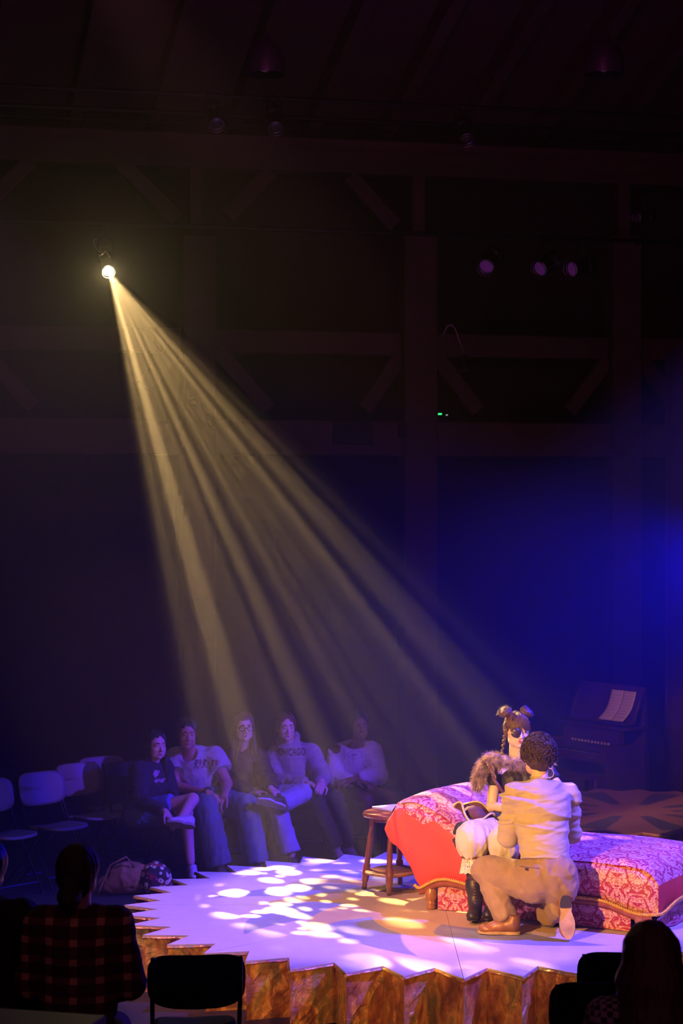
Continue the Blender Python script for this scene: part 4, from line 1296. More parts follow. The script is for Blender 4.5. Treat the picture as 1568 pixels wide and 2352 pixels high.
g.cut(L(0, -.02, -.060), -mH[:, 2] * .9 + mH[:, 1] * .05)
g.cut(L(0, .062, .03), mH[:, 1] * .9 - mH[:, 2] * .45)
for q in (-1, 1): g.ell(L(.085 * q, .0, -.012), [.022, .026, .04], mH, .01, sub=True)
hr = blob('hair', g, 0.006, M['hair_dark'], man, disp=folds(.006, 38, seed=2))
pa = curls(man, mJ['head'], mH, 1.17, None, 620, 5, .010, .021, -.36)
strands('hair_curls', pa, .0056, .0026, M['hair_dark'], hr)
# star hair pin, headset wire
hp = MB(); pc = L(.002, -.128, .022)
for k in range(6):
    a = k * math.pi / 3; hp.tube([pc, pc + .016 * (math.cos(a) * mH[:, 0] + math.sin(a) * mH[:, 2]) - mH[:, 1] * .003], [.003, .001], 5)
hp.tube([pc, pc - mH[:, 2] * .035 + mH[:, 0] * .004], [.002, .001], 5)
hp.build('hair_pin', M['gold_pin'], man)
MB().tube([L(.040, -.095, -.048), L(.062, -.083, -.058), L(.073, -.075, -.078), L(.066, -.078, -.098), L(.045, -.082, -.106)], .0022, 6).build('headset_wire', M['clear_wire'], man, smooth=True)

# ------------------------------------------------------------------ the seated woman with the eye patch
M['corset'] = plain('corset_brocade', (0.030, 0.026, 0.022), 0.55, 0, 0.5, 45, 0.5, 70)
M['cream_cotton'] = plain('cream_cotton', (0.56, 0.49, 0.39), 0.85, 0, 0.05, 20, 0.1, 200)
M['stocking'] = plain('purple_stocking', (0.045, 0.018, 0.06), 0.7)
M['boot_leather'] = plain('boot_leather', (0.022, 0.018, 0.016), 0.4, 0, 0.3, 12, 0.25, 60)
M['strap_leather'] = plain('strap_leather', (0.13, 0.045, 0.02), 0.45)
M['patch_leather'] = plain('patch_leather', (0.045, 0.030, 0.022), 0.4, 0, .5, 60, .4, 90)
def fur_material():
    t = NT('spotted_fur'); g_ = t.n('ShaderNodeNewGeometry').outputs['Position']
    n1 = t.noise(g_, 22.0, 3, 0.6, 0.4); n2 = t.noise(g_, 120.0, 2)
    c = t.ramp(n1, [(.34, (0.035, 0.018, 0.010)), (.44, (0.20, 0.10, 0.04)), (.54, (0.50, 0.32, 0.15)), (.68, (0.74, 0.64, 0.50))])
    t.set(Base_Color=t.mix(t.math('MULTIPLY', n2, .4), c, (0.8, 0.7, 0.55)), Roughness=.7)
    return t.m
M['fur'] = fur_material()
def lace_mat():
    t = NT('cream_lace'); uv = t.coord('UV')
    vo = t.n('ShaderNodeTexVoronoi', feature='DISTANCE_TO_EDGE'); vo.inputs['Scale'].default_value = 9.0; t.l(uv, vo.inputs['Vector'])
    hole = t.math('MULTIPLY', t.math('SUBTRACT', vo.outputs['Distance'], .20), 20, clamp=True)
    sp = t.n('ShaderNodeSeparateXYZ'); t.l(uv, sp.inputs[0])
    low = t.math('MULTIPLY', t.math('SUBTRACT', .80, sp.outputs[1]), 12, clamp=True)
    t.set(Base_Color=(0.66, 0.56, 0.40), Roughness=.85, Alpha=t.math('SUBTRACT', 1.0, t.math('MULTIPLY', t.math('MULTIPLY', hole, low), 1.0)))
    return t.m
M['lace'] = lace_mat()

woman = person('woman with eye patch, hair buns and fur collar sitting on the couch facing us', A(1.15, 13.35, STAGE_Z))
wJ = dict(pelvis=P(1194, 1892, 13.52), chest=P(1194, 1796, 13.52), neck=P(1186, 1740, 13.52), head=P(1187, 1678, 13.46),
          rsho=P(1137, 1772, 13.50), relb=P(1129, 1852, 13.46), rwri=P(1196, 1862, 13.22),
          lsho=P(1252, 1772, 13.52), lelb=P(1300, 1828, 13.42), lwri=P(1250, 1868, 13.18),
          rhip=P(1168, 1902, 13.46), rkne=P(1084, 1922, 13.16), rank=P(1091, 2090, 13.12),
          lhip=P(1222, 1902, 13.45), lkne=P(1160, 1930, 13.10), lank=P(1131, 2092, 13.16))
g = SDF(); wT = add_body(g, wJ, .86)
wH = head_frame((.20, -1, -.10), (.05, 0, 1))
add_head(g, wJ['head'], wH, .98)
add_hand(g, wJ['rwri'], (.5, -.75, .1), (0, -.1, -1), 1, .5)
add_hand(g, wJ['lwri'], (-.5, -.75, .1), (0, -.1, -1), -1, .5)
blob('body', g, 0.005, M['skin_pale'], woman)
face_parts(woman, wJ['head'], wH, .98, M['lip_red'], M['hair_brown'], M['iris_dark'])
LW = lambda x, y, z: np.asarray(wJ['head']) + wH @ (np.array([x, y, z]) * .98)
# black tee sleeves and corset
upw = wT[:, 2]
g = SDF()
for s_ in 'lr':
    sh, el = np.array(wJ[s_ + 'sho']), np.array(wJ[s_ + 'elb'])
    g.cone(sh, sh + (el - sh) * .40, .056, .056, .02, capb=True)
    g.cone(sh, np.array(wJ['neck']) - upw * .06, .054, .04, .03)
g.ell(wJ['chest'], [.150, .118, .18], wT, .03)
g.cut(np.array(wJ['neck']) - upw * .055, upw * .9 + wT[:, 1] * .55, wJ['neck'] - A(.11, .2, .2), wJ['neck'] + A(.11, .2, .2))
blob('tee', g, 0.006, M['black_cloth'], woman, disp=folds(.004, 20, seed=4))
g = SDF()
g.ell(np.array(wJ['chest']) - upw * .01, [.146, .128, .15], wT, .03)
for q in (-1, 1): g.ell(np.array(wJ['chest']) + wT @ A(.065 * q, .075, .02), [.068, .062, .066], wT, .03)
g.ell((np.array(wJ['chest']) + wJ['pelvis']) / 2, [.122, .105, .14], wT, .04)
g.cut(np.array(wJ['chest']) + upw * .098 + wT[:, 1] * .06, upw)
def boning(V, n):
    q = (V - np.array(wJ['chest'])) @ wT
    return .0035 * np.abs(np.sin(q[:, 0] * 70)) + .002 * vnoise(V, 60, 3)
co = blob('corset', g, 0.005, M['corset'], woman, disp=boning)
mb = MB()
for k in range(6):
    p = np.array(wJ['chest']) + wT @ A(.022, .150 - .006 * abs(k - 3), .075 - .042 * k)
    mb.lathe([(.001, .004), (.004, .003), (.005, 0)], p, 8, wT[:, 1])
mb.build('corset_studs', M['dark_heel'], co)
# overskirt dark over the lap
g = SDF()
g.ell(np.array(wJ['pelvis']) + A(-.02, -.03, .01), [.19, .15, .10], wT, .03)
for s_ in 'lr':
    hp_, kn = np.array(wJ[s_ + 'hip']), np.array(wJ[s_ + 'kne'])
    g.cone(hp_ + A(0, 0, .025), hp_ * .52 + kn * .48 + A(0, 0, .035), .105, .088, .03, capb=True)
blob('overskirt', g, 0.007, M['black_cloth'], woman, disp=folds(.008, 17, (1, 1, .5), seed=9))
# bloomers
for s_ in 'rl':
    hp_, kn, an = [np.array(wJ[s_ + q]) for q in ('hip', 'kne', 'ank')]
    dn = nrm(an - kn)
    g = SDF()
    g.cone(hp_ * .6 + kn * .4, kn, .092, .098, .03)
    g.ell(kn + dn * .03, [.098, .102, .11], None, .03)
    g.cone(kn + dn * .07, kn + dn * .135, .085, .066, .03)
    g.cut(kn + dn * .135, dn)
    o = blob('bloomer', g, 0.0065, M['cream_cotton'], woman, disp=folds(.009, 13, (1.6, 1.6, .6), seed=13 if s_ == 'r' else 21))
    band = [kn + dn * .128 + .072 * (math.cos(t) * A(1, 0, 0) + math.sin(t) * np.cross(dn, A(1, 0, 0))) for t in np.linspace(0, 2 * np.pi, 28, endpoint=False)]
    MB().tube(band, .008, 6, closed=True).build('ribbon', M['strap_leather'], o, smooth=True)
    n = 72; pts = []; uv = []
    for i in range(n + 1):
        a = 2 * math.pi * i / n; rad = A(math.cos(a), 0, 0) + math.sin(a) * np.cross(dn, A(1, 0, 0)); col = []; cu = []
        for k in range(7):
            f = k / 6; ripple = .012 * math.sin(9 * a) * f
            drop = .128 + f * (.095 + .009 * abs(math.sin(6 * a)))
            col.append(kn + dn * drop + rad * (.068 + .014 * f + ripple)); cu.append((i / n * 5.0, f))
        pts.append(col); uv.append(cu)
    MB().grid(pts, uv).build('lace_ruffle', M['lace'], o, smooth=True)
# stockings and laced boots
for s_, hx in (('r', (1096, 1083)), ('l', (1134, 1116))):
    kn, an = np.array(wJ[s_ + 'kne']), np.array(wJ[s_ + 'ank'])
    g = SDF(); g.cone(kn * .6 + an * .4, an * .75 + kn * .25, .050, .045, .01)
    blob('stocking', g, .007, M['stocking'], woman)
    heel = A(an[0] + .01, an[1] + .06, STAGE_Z + .026); toe = A(an[0] - (.035 if s_ == 'r' else .05), an[1] - .175, STAGE_Z + .026)
    b_ = add_shoe(woman, heel, toe, (0, 0, 1), M['boot_leather'], M['dark_heel'], name='boot', w=.041, heel_h=.024, top=.10, sole_t=.010)
    g = SDF(); g.chain([an + A(0, 0.005, -.03), an + A(0, 0, .06), an * .72 + kn * .28 + A(0, 0, .015), an * .58 + kn * .42], [.043, .044, .053, .056], .02, capb=True)
    sf = blob('boot_shaft', g, .006, M['boot_leather'], b_)
    lb = MB()
    for k in range(11):
        c = an * (1 - .041 * k) + kn * .041 * k + A(0, -.046 - .0012 * k, -.005)
        lb.tube([c + A(-.020, .012, -.008), c + A(0, -.004, 0), c + A(.020, .012, .010)], .0028, 5)
        lb.tube([c + A(.020, .012, -.008), c + A(0, -.005, 0), c + A(-.020, .012, .010)], .0028, 5)
    lb.build('laces', M['strap_leather'], b_)
# hair: cap, fringe, buns, braid
g, L = head_cap(wJ['head'], wH, .98, .006)
g.ell(L(0, -.05, -.01), [.07, .055, .07], wH, .03)
g.cut(L(0, .060, .02), wH[:, 1] * .9 - wH[:, 2] * .35)
g.cut(L(0, -.03, -.070), -wH[:, 2])
hw = blob('hair', g, .005, M['hair_brown'], woman, disp=folds(.003, 40, seed=3))
rng = random.Random(4); pa = []
for i in range(420):   # fringe strands combed forward and down
    x0 = rng.uniform(-.062, .062); y0 = rng.uniform(-.05, .03)
    zc = .128 - 6.0 * x0 * x0 - .3 * abs(y0) * .2
    p0 = A(x0 * .35, y0, .126 - 2 * x0 * x0); side = x0 / .062
    e = A(x0 * 1.12, .101 - 7.5 * x0 * x0, .036 - .020 * abs(side) + rng.uniform(-.010, .014) + (.016 if abs(side) < .2 else 0))
    mid = A(x0 * .95, .088 - 6 * x0 * x0, .098 - 6 * x0 * x0 * .6)
    pts = []
    for k in range(7):
        t = k / 6; q = (1 - t) ** 2 * p0 + 2 * t * (1 - t) * (mid + A(0, .018, .026)) + t * t * e
        pts.append(LW(*q))
    pa.append(pts)
strands('fringe', pa, .0030, .0012, M['hair_brown'], hw)
for q, (bx, bz) in ((1, (.088, .118)), (-1, (-.062, .122))):
    c = LW(bx, -.025, bz); paths = []
    ax = nrm(wH @ A(.55 * q, .25, .85)); a1 = nrm(np.cross(ax, A(0, 1, 0))); a2 = np.cross(ax, a1)
    g = SDF()
    th = np.linspace(0, 2 * np.pi, 16)
    for i in range(15):
        g.cone(c + .024 * (math.cos(th[i]) * a1 + math.sin(th[i]) * a2), c + .024 * (math.cos(th[i + 1]) * a1 + math.sin(th[i + 1]) * a2), .018, .018, .008)
    g.ell(c, [.02, .02, .02], None, .01)
    g.cone(c, LW(bx * .6, -.01, .10), .022, .02, .015)
    bn = blob('hair_bun', g, .005, M['hair_brown'], woman, disp=folds(.004, 60, seed=6))
    for i in range(130):
        a = rng.uniform(0, 6.28); rr = rng.uniform(.030, .046); pts = []; hz_ = rng.uniform(-.022, .022)
        for k in range(6):
            aa = a + k * .30; r_ = rr + (.016 * (k / 5) ** 2 if i % 3 == 0 else 0)
            pts.append(c + r_ * (math.cos(aa) * a1 + math.sin(aa) * a2) * math.cos(hz_ * 30) + ax * (hz_ + .002 * k))
        paths.append(pts)
    strands('flyaway_hair', paths, .0014, .0006, M['hair_brown'], bn)
# braid on her right and loose locks
br = SDF(); top_b = LW(.082, .015, .02); bot_b = P(1151, 1740, 13.40)
nb = 13
for i in range(nb):
    f = i / nb; c = top_b * (1 - f) + bot_b * f; o_ = .005 * (1 if i % 2 else -1)
    br.ell(c + A(o_, -.002, 0), np.array([.0095, .0085, .0145]) * (1 - .25 * f), None, .004)
br.cone(bot_b, bot_b + A(.006, -.005, -.035), .007, .002, .004)
blob('braid', br, .004, M['hair_brown'], woman)
pa = []
for i in range(60):
    x = rng.uniform(-.008, .008); s0 = 1 if i % 2 else -1
    p0 = LW(.080 * s0, -.01 + x, .055 + x); p1 = LW((.112 if s0 > 0 else .095) * s0, .0 + x, .035); p2 = LW((.108 if s0 > 0 else .090) * s0 + x, .01 + x, -.015 - abs(x) * 2 - (0 if s0 > 0 else .05))
    pa.append([(1 - t) ** 2 * p0 + 2 * t * (1 - t) * p1 + t * t * p2 for t in np.linspace(0, 1, 7)])
strands('loose_locks', pa, .0016, .0006, M['hair_brown'], hw)
# eye patch over her right eye
pts = []; n = 22
for i in range(n + 1):
    a = 2 * math.pi * i / n; row = []
    for k in range(5):
        f = k / 4; x = .033 * f * math.cos(a); z = .029 * f * math.sin(a) - (.006 * f if math.sin(a) < 0 else 0)
        row.append(LW(.036 + x, .113 - .010 * f * f - 3.2 * (x + .01) ** 2 * (1 if x > -.01 else .4), .008 + z))
    pts.append(row)
ep = MB().grid(pts).build('eye_patch', M['patch_leather'], woman, smooth=True)
sd = ep.modifiers.new('thick', 'SOLIDIFY'); sd.thickness = .003; sd.offset = 1
MB().tube([LW(.060, .082, .020), LW(.080, .03, .034), LW(.084, -.03, .04)], .003, 5).tube([LW(.012, .100, .026), LW(-.03, .094, .055), LW(-.072, .05, .068)], .003, 5).build('patch_strap', M['patch_leather'], ep, smooth=True)
for q in (-1, 1):
    MB().lathe([(.001, .006), (.004, .004), (.004, 0)], LW(.080 * q, .006, -.034), 8, wH @ A(q, .3, 0)).build('ear_stud', M['dark_heel'], woman)
# fur collar and tail
fpath = [P(1116, 1752, 13.44), P(1124, 1742, 13.42), P(1140, 1742, 13.40), P(1158, 1746, 13.385), P(1178, 1752, 13.38), P(1200, 1754, 13.38), P(1222, 1751, 13.385), P(1244, 1746, 13.40), P(1262, 1746, 13.44)]
tail = [P(1112, 1752, 13.44), P(1106, 1762, 13.42), P(1102, 1776, 13.42), P(1099, 1792, 13.42), P(1098, 1806, 13.42)]
rngf = np.random.RandomState(2)
def fur(path, rad, name, n, seed, down):
    g = SDF(); g.chain(path, rad, .02); o = blob(name, g, .006, M['fur'], woman, disp=folds(.004, 40, seed=seed))
    path = np.array(path); d = np.r_[0, np.cumsum(np.linalg.norm(np.diff(path, axis=0), axis=1))]
    t = rngf.rand(n) * d[-1]; c = np.c_[[np.interp(t, d, path[:, k]) for k in range(3)]].T; rr = np.interp(t, d, rad)
    dirs = rngf.randn(n, 3); dirs /= np.linalg.norm(dirs, axis=1)[:, None]
    L_ = .020 + .018 * rngf.rand(n)
    p = c + dirs * rr[:, None] * .9; pts = []
    fl = dirs * .75 + np.asarray(down) + rngf.randn(n, 3) * .25
    for k in range(4):
        f = k / 3; pts.append(p + (dirs * .5 + fl * .5 * (.4 + f)) * L_[:, None] * f)
    strands('fur_strands', np.stack(pts, 1), .0011, .0004, M['fur'], o)
fur(fpath, [.030, .034, .030, .024, .020, .020, .020, .026, .030], 'fur_collar', 6500, 3, (-.1, -.2, -.45))
fur(tail, [.028, .030, .026, .028, .022], 'fur_tail', 3600, 5, (-.1, -.1, -.8))
# chain ornament and cross strap
mb = MB(); rc = random.Random(7)
for i in range(34):
    f = i / 34; c = P(1126 + 8 * f + rc.uniform(-7, 7) * (1 - .6 * f), 1754 + 34 * f, 13.355) + A(0, rc.uniform(-.01, .005), 0)
    a1 = nrm([rc.gauss(0, 1), rc.gauss(0, 1), rc.gauss(0, 1)]); a2 = nrm(np.cross(a1, [rc.gauss(0, 1), 1, 0.3])); r_ = rc.uniform(.006, .010)
    mb.tube([c + r_ * (math.cos(t) * a1 + math.sin(t) * a2) for t in np.linspace(0, 6.28, 8, endpoint=False)], .0018, 4, closed=True)
mb.build('chain_ornament', M['gold_pin'], woman, smooth=True)
pts = []
for f in np.linspace(0, 1, 12):
    c = P(1131 + 30 * f, 1786 + 44 * f, 13.375 - .02 * math.sin(math.pi * f)); s_ = A(.8, 0, .6) * .011
    pts.append([c - s_, c + s_])
st = MB().grid(pts).build('cross_strap', M['strap_leather'], woman, smooth=True)
sd = st.modifiers.new('thick', 'SOLIDIFY'); sd.thickness = .004

# tricorn hat lying on the couch by her knee
M['hat_felt'] = plain('hat_felt', (0.10, 0.035, 0.03), 0.85, 0, .2, 20, .2, 120)
M['braid_trim'] = plain('gold_braid', (0.60, 0.47, 0.16), .5, .2, .3, 90)
hc = P(1088, 1878, 13.36)
hat = thing('tricorn_hat', 'brown tricorn hat with gold braid edge lying beside the seated woman', 'hat', hc)
hx = nrm(A(.90, -.35, -.30)); hy = nrm(A(.3, .95, .05)); hzv = np.cross(hx, hy)
def hatp(r, a, lift=0.0):
    turn = (0.5 + 0.5 * math.cos(3 * a + 1.2)); rr = r
    up = 0.0
    if r > .068:
        f = (r - .068) / .075; up = f * (.078 * turn ** .8 + .004); rr = .068 + (r - .068) * (1 - .45 * turn)
    return hc + hx * rr * math.cos(a) * 1.12 + hy * rr * math.sin(a) + hzv * (up + lift)
pts = [[hatp(r, a) for r in np.linspace(.066, .143, 7)] for a in np.linspace(0, 2 * math.pi, 61)]
b_ = MB().grid(pts).build('brim', M['hat_felt'], hat, smooth=True); sd = b_.modifiers.new('thick', 'SOLIDIFY'); sd.thickness = .005
MB().tube([hatp(.142, a) for a in np.linspace(0, 2 * math.pi, 60, endpoint=False)], .0075, 6, closed=True).build('braid_edge', M['braid_trim'], hat, smooth=True)
g = SDF(); R_ = np.array([hx, hy, hzv]).T; g.ell(hc + hzv * .018, [.076, .068, .058], R_, .01); g.cut(hc - hzv * .006, -hzv)
blob('crown', g, .006, M['hat_felt'], hat, disp=folds(.003, 25))
# dark sash end beside her thigh
g = SDF(); g.chain([P(1075, 1890, 13.25), P(1056, 1900, 13.25), P(1044, 1912, 13.25)], [.02, .026, .012], .02); g.chain([P(1048, 1922, 13.22), P(1042, 1930, 13.20), P(1046, 1946, 13.18)], [.006, .007, .004], .01)
blob('sash', g, .006, M['black_cloth'], woman, disp=folds(.004, 30))

# ------------------------------------------------------------------ folding chairs
def folding_chair(label, shell, hole=False):
    """faces +Y, stands on z = 0 at the origin"""
    root = thing('folding_chair', label, 'chair', (0, 0, 0))
    def panel(w, h, cen, R, bulge, thick, power, name, hole_=False):
        n = 36; pts = []
        ks = np.linspace(0.0 if not hole_ else .46, 1, 7)
        for i in range(n + 1):
            a = 2 * math.pi * i / n; row = []
            ca, sa = math.cos(a), math.sin(a)
            ex = math.copysign(abs(ca) ** power, ca); ey = math.copysign(abs(sa) ** power, sa)
            for k in ks:
                x = w / 2 * ex * k; y = h / 2 * ey * k
                z = bulge * (4 * (x / w) ** 2)
                row.append(np.asarray(cen) + R @ A(x, y, z))
            pts.append(row)
        o = MB().grid(pts).build(name, shell, root, smooth=True)
        m = o.modifiers.new('thick', 'SOLIDIFY'); m.thickness = thick; m.offset = 0
        return o
    # backrest leans back; local plane axes x, up
    tl = math.radians(12)
    Rb = np.array([A(1, 0, 0), A(0, -math.sin(tl), math.cos(tl)), A(0, math.cos(tl), math.sin(tl))]).T
    panel(.46, .27, (0, -.225, .735), Rb, .045, .014, .50, 'backrest', hole)
    Rs = np.array([A(1, 0, 0), A(0, 1, 0.05), A(0, -.05, 1)]).T
    panel(.40, .40, (0, .01, .445), Rs, .018, .022, .48, 'seat')
    for q in (-1, 1):
        MB().tube([A(.205 * q, -.262, .86), A(.207 * q, -.205, .66), A(.205 * q, -.10, .45), A(.205 * q, .20, .012), A(.205 * q, .215, .0)], .011, 8).build('leg', M['black_metal'], root, smooth=True)
        MB().tube([A(.178 * q, .17, .425), A(.18 * q, .02, .26), A(.185 * q, -.235, .012), A(.185 * q, -.25, 0)], .010, 8).build('leg', M['black_metal'], root, smooth=True)
    MB().tube([A(-.205, .15, .085), A(.205, .15, .085)], .008, 8).build('crossbar', M['black_metal'], root)
    MB().tube([A(-.185, -.19, .065), A(.185, -.19, .065)], .008, 8).build('crossbar', M['black_metal'], root)
    return root
M['chair_grey'] = plain('chair_grey_plastic', (0.17, 0.16, 0.17), .45, 0, .08)
chair_dark = folding_chair('black folding chair', M['black_plastic'])
chair_grey = folding_chair('grey folding chair', M['chair_grey'])
used = {id(chair_dark): False, id(chair_grey): False}
def put_chair(src, x, y, face, label, group):
    """face: direction the sitter looks"""
    if used[id(src)]: o = copy_tree(src)
    else: o = src; used[id(src)] = True
    o.location = (float(x), float(y), 0); o.rotation_euler = (0, 0, math.atan2(face[1], face[0]) - math.pi / 2)
    o['label'] = label; o['group'] = group
    return o
def floor_xy(px, D): return (px - 784) * D / F_PX, D

# empty chairs left of the far audience, facing the stage
GL = 'empty chairs beside the far audience'
for px, D, fc, lab in ((130, 16.35, (.72, -.69), 'empty grey folding chair, nearest of the row left of the far audience'),
                       (212, 16.9, (.68, -.73), 'empty grey folding chair second from the far audience, behind the nearest one'),
                       (262, 17.35, (.62, -.78), 'empty grey folding chair right behind the long-haired spectator in the dark hoodie'),
                       (12, 15.9, (.75, -.66), 'empty grey folding chair cut by the left edge of the picture')):
    x, y = floor_xy(px, D); put_chair(chair_grey, x, y, fc, lab, GL)
# chairs under the far audience
GA = 'chairs under the far audience'
for px, D, fc, lab in ((322, 17.0, (.6, -.8), 'dark folding chair under the spectator in the dark hoodie'),
                       (442, 17.38, (.25, -1), 'dark folding chair under the spectator in the grey tee'),
                       (562, 17.45, (.3, -1), 'dark folding chair under the spectator with glasses'),
                       (682, 18.05, (.25, -1), 'dark folding chair under the spectator in the lettered hoodie'),
                       (815, 18.18, (.15, -1), 'dark folding chair under the spectator in the white sweatshirt')):
    x, y = floor_xy(px, D); put_chair(chair_dark, x, y, fc, lab, GA)
# chairs in the near row with their backs to us
GN = 'black folding chairs in the near row'
for px, D, fc, lab in ((448, 9.92, (-.10, 1), 'empty black folding chair in front of the stage at lower left'),
                       (1424, 9.98, (.0, 1), 'empty black folding chair at lower right nearest the stage skirt'),
                       (1362, 9.36, (-.05, 1), 'black folding chair at lower right in front of the long-haired head'),
                       (168, 9.55, (.03, 1), 'black folding chair carrying the spectator in plaid'),
                       (-32, 9.75, (.05, 1), 'black folding chair at the lower left edge under the dark spectator'),
                       (1500, 7.75, (-.05, 1), 'black folding chair under the long-haired spectator at lower right')):
    x, y = floor_xy(px, D); put_chair(chair_dark, x, y, fc, lab, GN)

# tall wooden table in the lower left corner
M['table_wood'] = wood('table_wood', (0.07, 0.035, 0.022), (0.12, 0.065, 0.04), .45, 5, (1, 6, 1))
tc = A(-1.52, 7.62, 0); ta = math.radians(-15)
Rt = np.array([[math.cos(ta), -math.sin(ta), 0], [math.sin(ta), math.cos(ta), 0], [0, 0, 1]])
tb = thing('high_table', 'dark wooden high table top in the lower left corner', 'table', tc)
MB().box(tc + A(0, 0, .985), (1.0, 1.0, .035), Rt, .006).build('table_top', M['table_wood'], tb)
for a in (-1, 1):
    for b in (-1, 1):
        MB().box(tc + Rt @ A(.43 * a, .43 * b, .484), (.06, .06, .967), Rt, .005).build('leg', M['table_wood'], tb)

# ------------------------------------------------------------------ the far audience
M['grey_tee'] = plain('grey_tee', (0.40, 0.39, 0.42), .85, 0, .05, 20, .1, 200)
M['denim_mid'] = plain('denim_mid', (0.07, 0.10, 0.20), .8, 0, .25, 8, .15, 200)
M['denim_light'] = plain('denim_light', (0.34, 0.38, 0.46), .8, 0, .15, 8, .15, 200)
M['denim_bright'] = plain('denim_bright', (0.10, 0.17, 0.38), .8, 0, .15, 8)
M['navy_hoodie'] = plain('navy_hoodie', (0.018, 0.018, 0.028), .9, 0, .15, 12, .15, 160)
M['brown_sweater'] = plain('brown_sweater', (0.055, 0.028, 0.022), .9, 0, .2, 20, .3, 120)
M['heather_hoodie'] = plain('heather_hoodie', (0.36, 0.34, 0.36), .9, 0, .08, 40, .15, 160)
M['white_sweat'] = plain('white_sweat', (0.60, 0.58, 0.60), .9, 0, .04, 20, .1, 160)
M['dark_trouser'] = plain('dark_trouser', (0.022, 0.018, 0.026), .85)
M['white_leather'] = plain('white_leather', (0.62, 0.60, 0.60), .5)
M['gum_sole'] = plain('gum_sole', (0.36, 0.29, 0.22), .6)
M['white_rubber'] = plain('white_rubber', (0.6, 0.6, 0.58), .6)
M['black_canvas'] = plain('black_canvas', (0.02, 0.018, 0.022), .8)
M['lace_white'] = plain('lace_white', (0.6, 0.6, 0.6), .7)
M['print_dark'] = plain('print_dark', (0.045, 0.028, 0.03), .8)
VX = 0.0085
def soft_cap(c, H, s):
    L = lambda x, y, z: np.asarray(c) + H @ (np.array([x, y, z]) * s)
    g = SDF(); g.ell(L(0, -.026, .040), np.array([.082, .096, .090]) * s, H, .02)
    return g, L
def comb(c, H, s, n, seed, length, lo_az=50, wave=.006, r=.0030):
    """combed strands from the crown over the skull and down to a length below the head centre"""
    rng = random.Random(seed); out = []
    for _ in range(n):
        az = math.radians(rng.uniform(lo_az, 180)) * rng.choice((-1, 1)); k0 = rng.uniform(.05, .5); pts = []
        rr = rng.uniform(1.0, 1.05); ph = rng.uniform(0, 6.28); zend = -length * rng.uniform(.8, 1.0)
        for k in range(11):
            t = k / 10
            if t < .55:
                po = k0 + (1.62 - k0) * t / .55
                d = np.array([math.sin(po) * math.sin(az), math.sin(po) * math.cos(az), math.cos(po)])
                q = np.array([0, -.026, .040]) + d * np.array([.085, .099, .094]) * rr; last = q
            else:
                f = (t - .55) / .45
                q = last * np.array([1, 1, 0]) + np.array([0, 0, last[2] * (1 - f) + zend * f]) + np.array([wave * math.sin(6 * f + ph), -.015 * f, 0])
            pts.append(np.asarray(c) + H @ (q * s))
        out.append(pts)
    return out
def hair_long(person_, c, H, s, mat, length, width=.10, seed=1, part=0.0, front=True):
    g, L = soft_cap(c, H, s)
    g.ell(L(0, -.055, -.04), np.array([.080, .055, .10]) * s, H, .04)
    g.chain([L(0, -.07, 0), L(0, -.090, -.10), L(0, -.085, -length)], [.06, .055, .045], .03)
    for q in (-1, 1):
        g.chain([L(.070 * q, -.02, .03), L(.080 * q, -.02, -.06), L(.086 * q, .0, -.14), L((.075 + width * .2) * q, .02, -length)], [.014, .018, .022, .012], .02)
    o = blob('hair', g, VX * .9, mat, person_, disp=folds(.004, 40, (1, 1, .25), seed))
    strands('hair_strands', comb(c, H, s, 420, seed, length + .02, 48, .010), .0036, .0016, mat, o)
    return o
def hair_short(person_, c, H, s, mat, grow=.012, low=-.05, seed=1):
    g, L = soft_cap(c, H, s)
    g.ell(L(0, -.05, -.01), np.array([.07, .055, .07]) * s, H, .03)
    g.cut(L(0, -.02, low), -H[:, 2] - H[:, 1] * .25)
    o = blob('hair', g, VX * .9, mat, person_, disp=folds(.003, 45, seed=seed))
    strands('hair_strands', comb(c, H, s, 300, seed, .035, 40, .004), .0034, .0014, mat, o)
    return o

def spectator(label, J, face, skin_m, b=1.0, hs=1.0, hands=None, head_tilt=(0, 0, 1), feat=True):
    pe = np.array(J['pelvis'])
    p = person(label, A(pe[0], pe[1], 0))
    g = SDF(); T = add_body(g, J, b); H = head_frame(face, head_tilt); add_head(g, J['head'], H, hs)
    for s_, d, pm, sd, cu in (hands or []):
        add_hand(g, J[s_ + 'wri'], d, pm, sd, cu)
    blob('body', g, 0.0075, skin_m, p)
    if feat: face_parts(p, J['head'], H, hs, M['lip_rose'], M['hair_dark'], M['iris_dark'], .004)
    return p, T, H

# 1: long dark hair, dark hoodie, shorts, white trainers, legs crossed
J = dict(pelvis=P(330, 1862, 16.90), chest=P(340, 1796, 16.86), neck=P(350, 1752, 16.84), head=P(359, 1714, 16.80),
         rsho=P(318, 1772, 16.70), relb=P(322, 1838, 16.62), rwri=P(380, 1866, 16.46), lsho=P(376, 1766, 17.02), lelb=P(392, 1825, 16.95), lwri=P(404, 1852, 16.72),
         rhip=P(316, 1870, 16.78), rkne=P(442, 1836, 16.62), rank=P(415, 1884, 16.36), lhip=P(348, 1868, 17.0), lkne=P(428, 1866, 16.66), lank=P(437, 1978, 16.62))
p1, T, H = spectator('spectator with long dark hair, dark hoodie, shorts and white trainers, legs crossed', J, (.50, -.86, -.04), M['skin_fair'], .92, .96, [('r', (.5, -.5, -.5), (0, -.3, -1), 1, .45), ('l', (.3, -.7, -.4), (0, -.3, -1), -1, .45)])
g = SDF(); add_shirt(g, J, T, 1.05, .022, 1.9, .0, .04, .034, .062)
g.cone(np.array(J['neck']) + A(0, 0, .01), np.array(J['head']) - A(0, 0, .02), .060, .07, .01, sub=True)
g.cut(np.array(J['pelvis']) - A(0, 0, .06), (0, 0, -1))
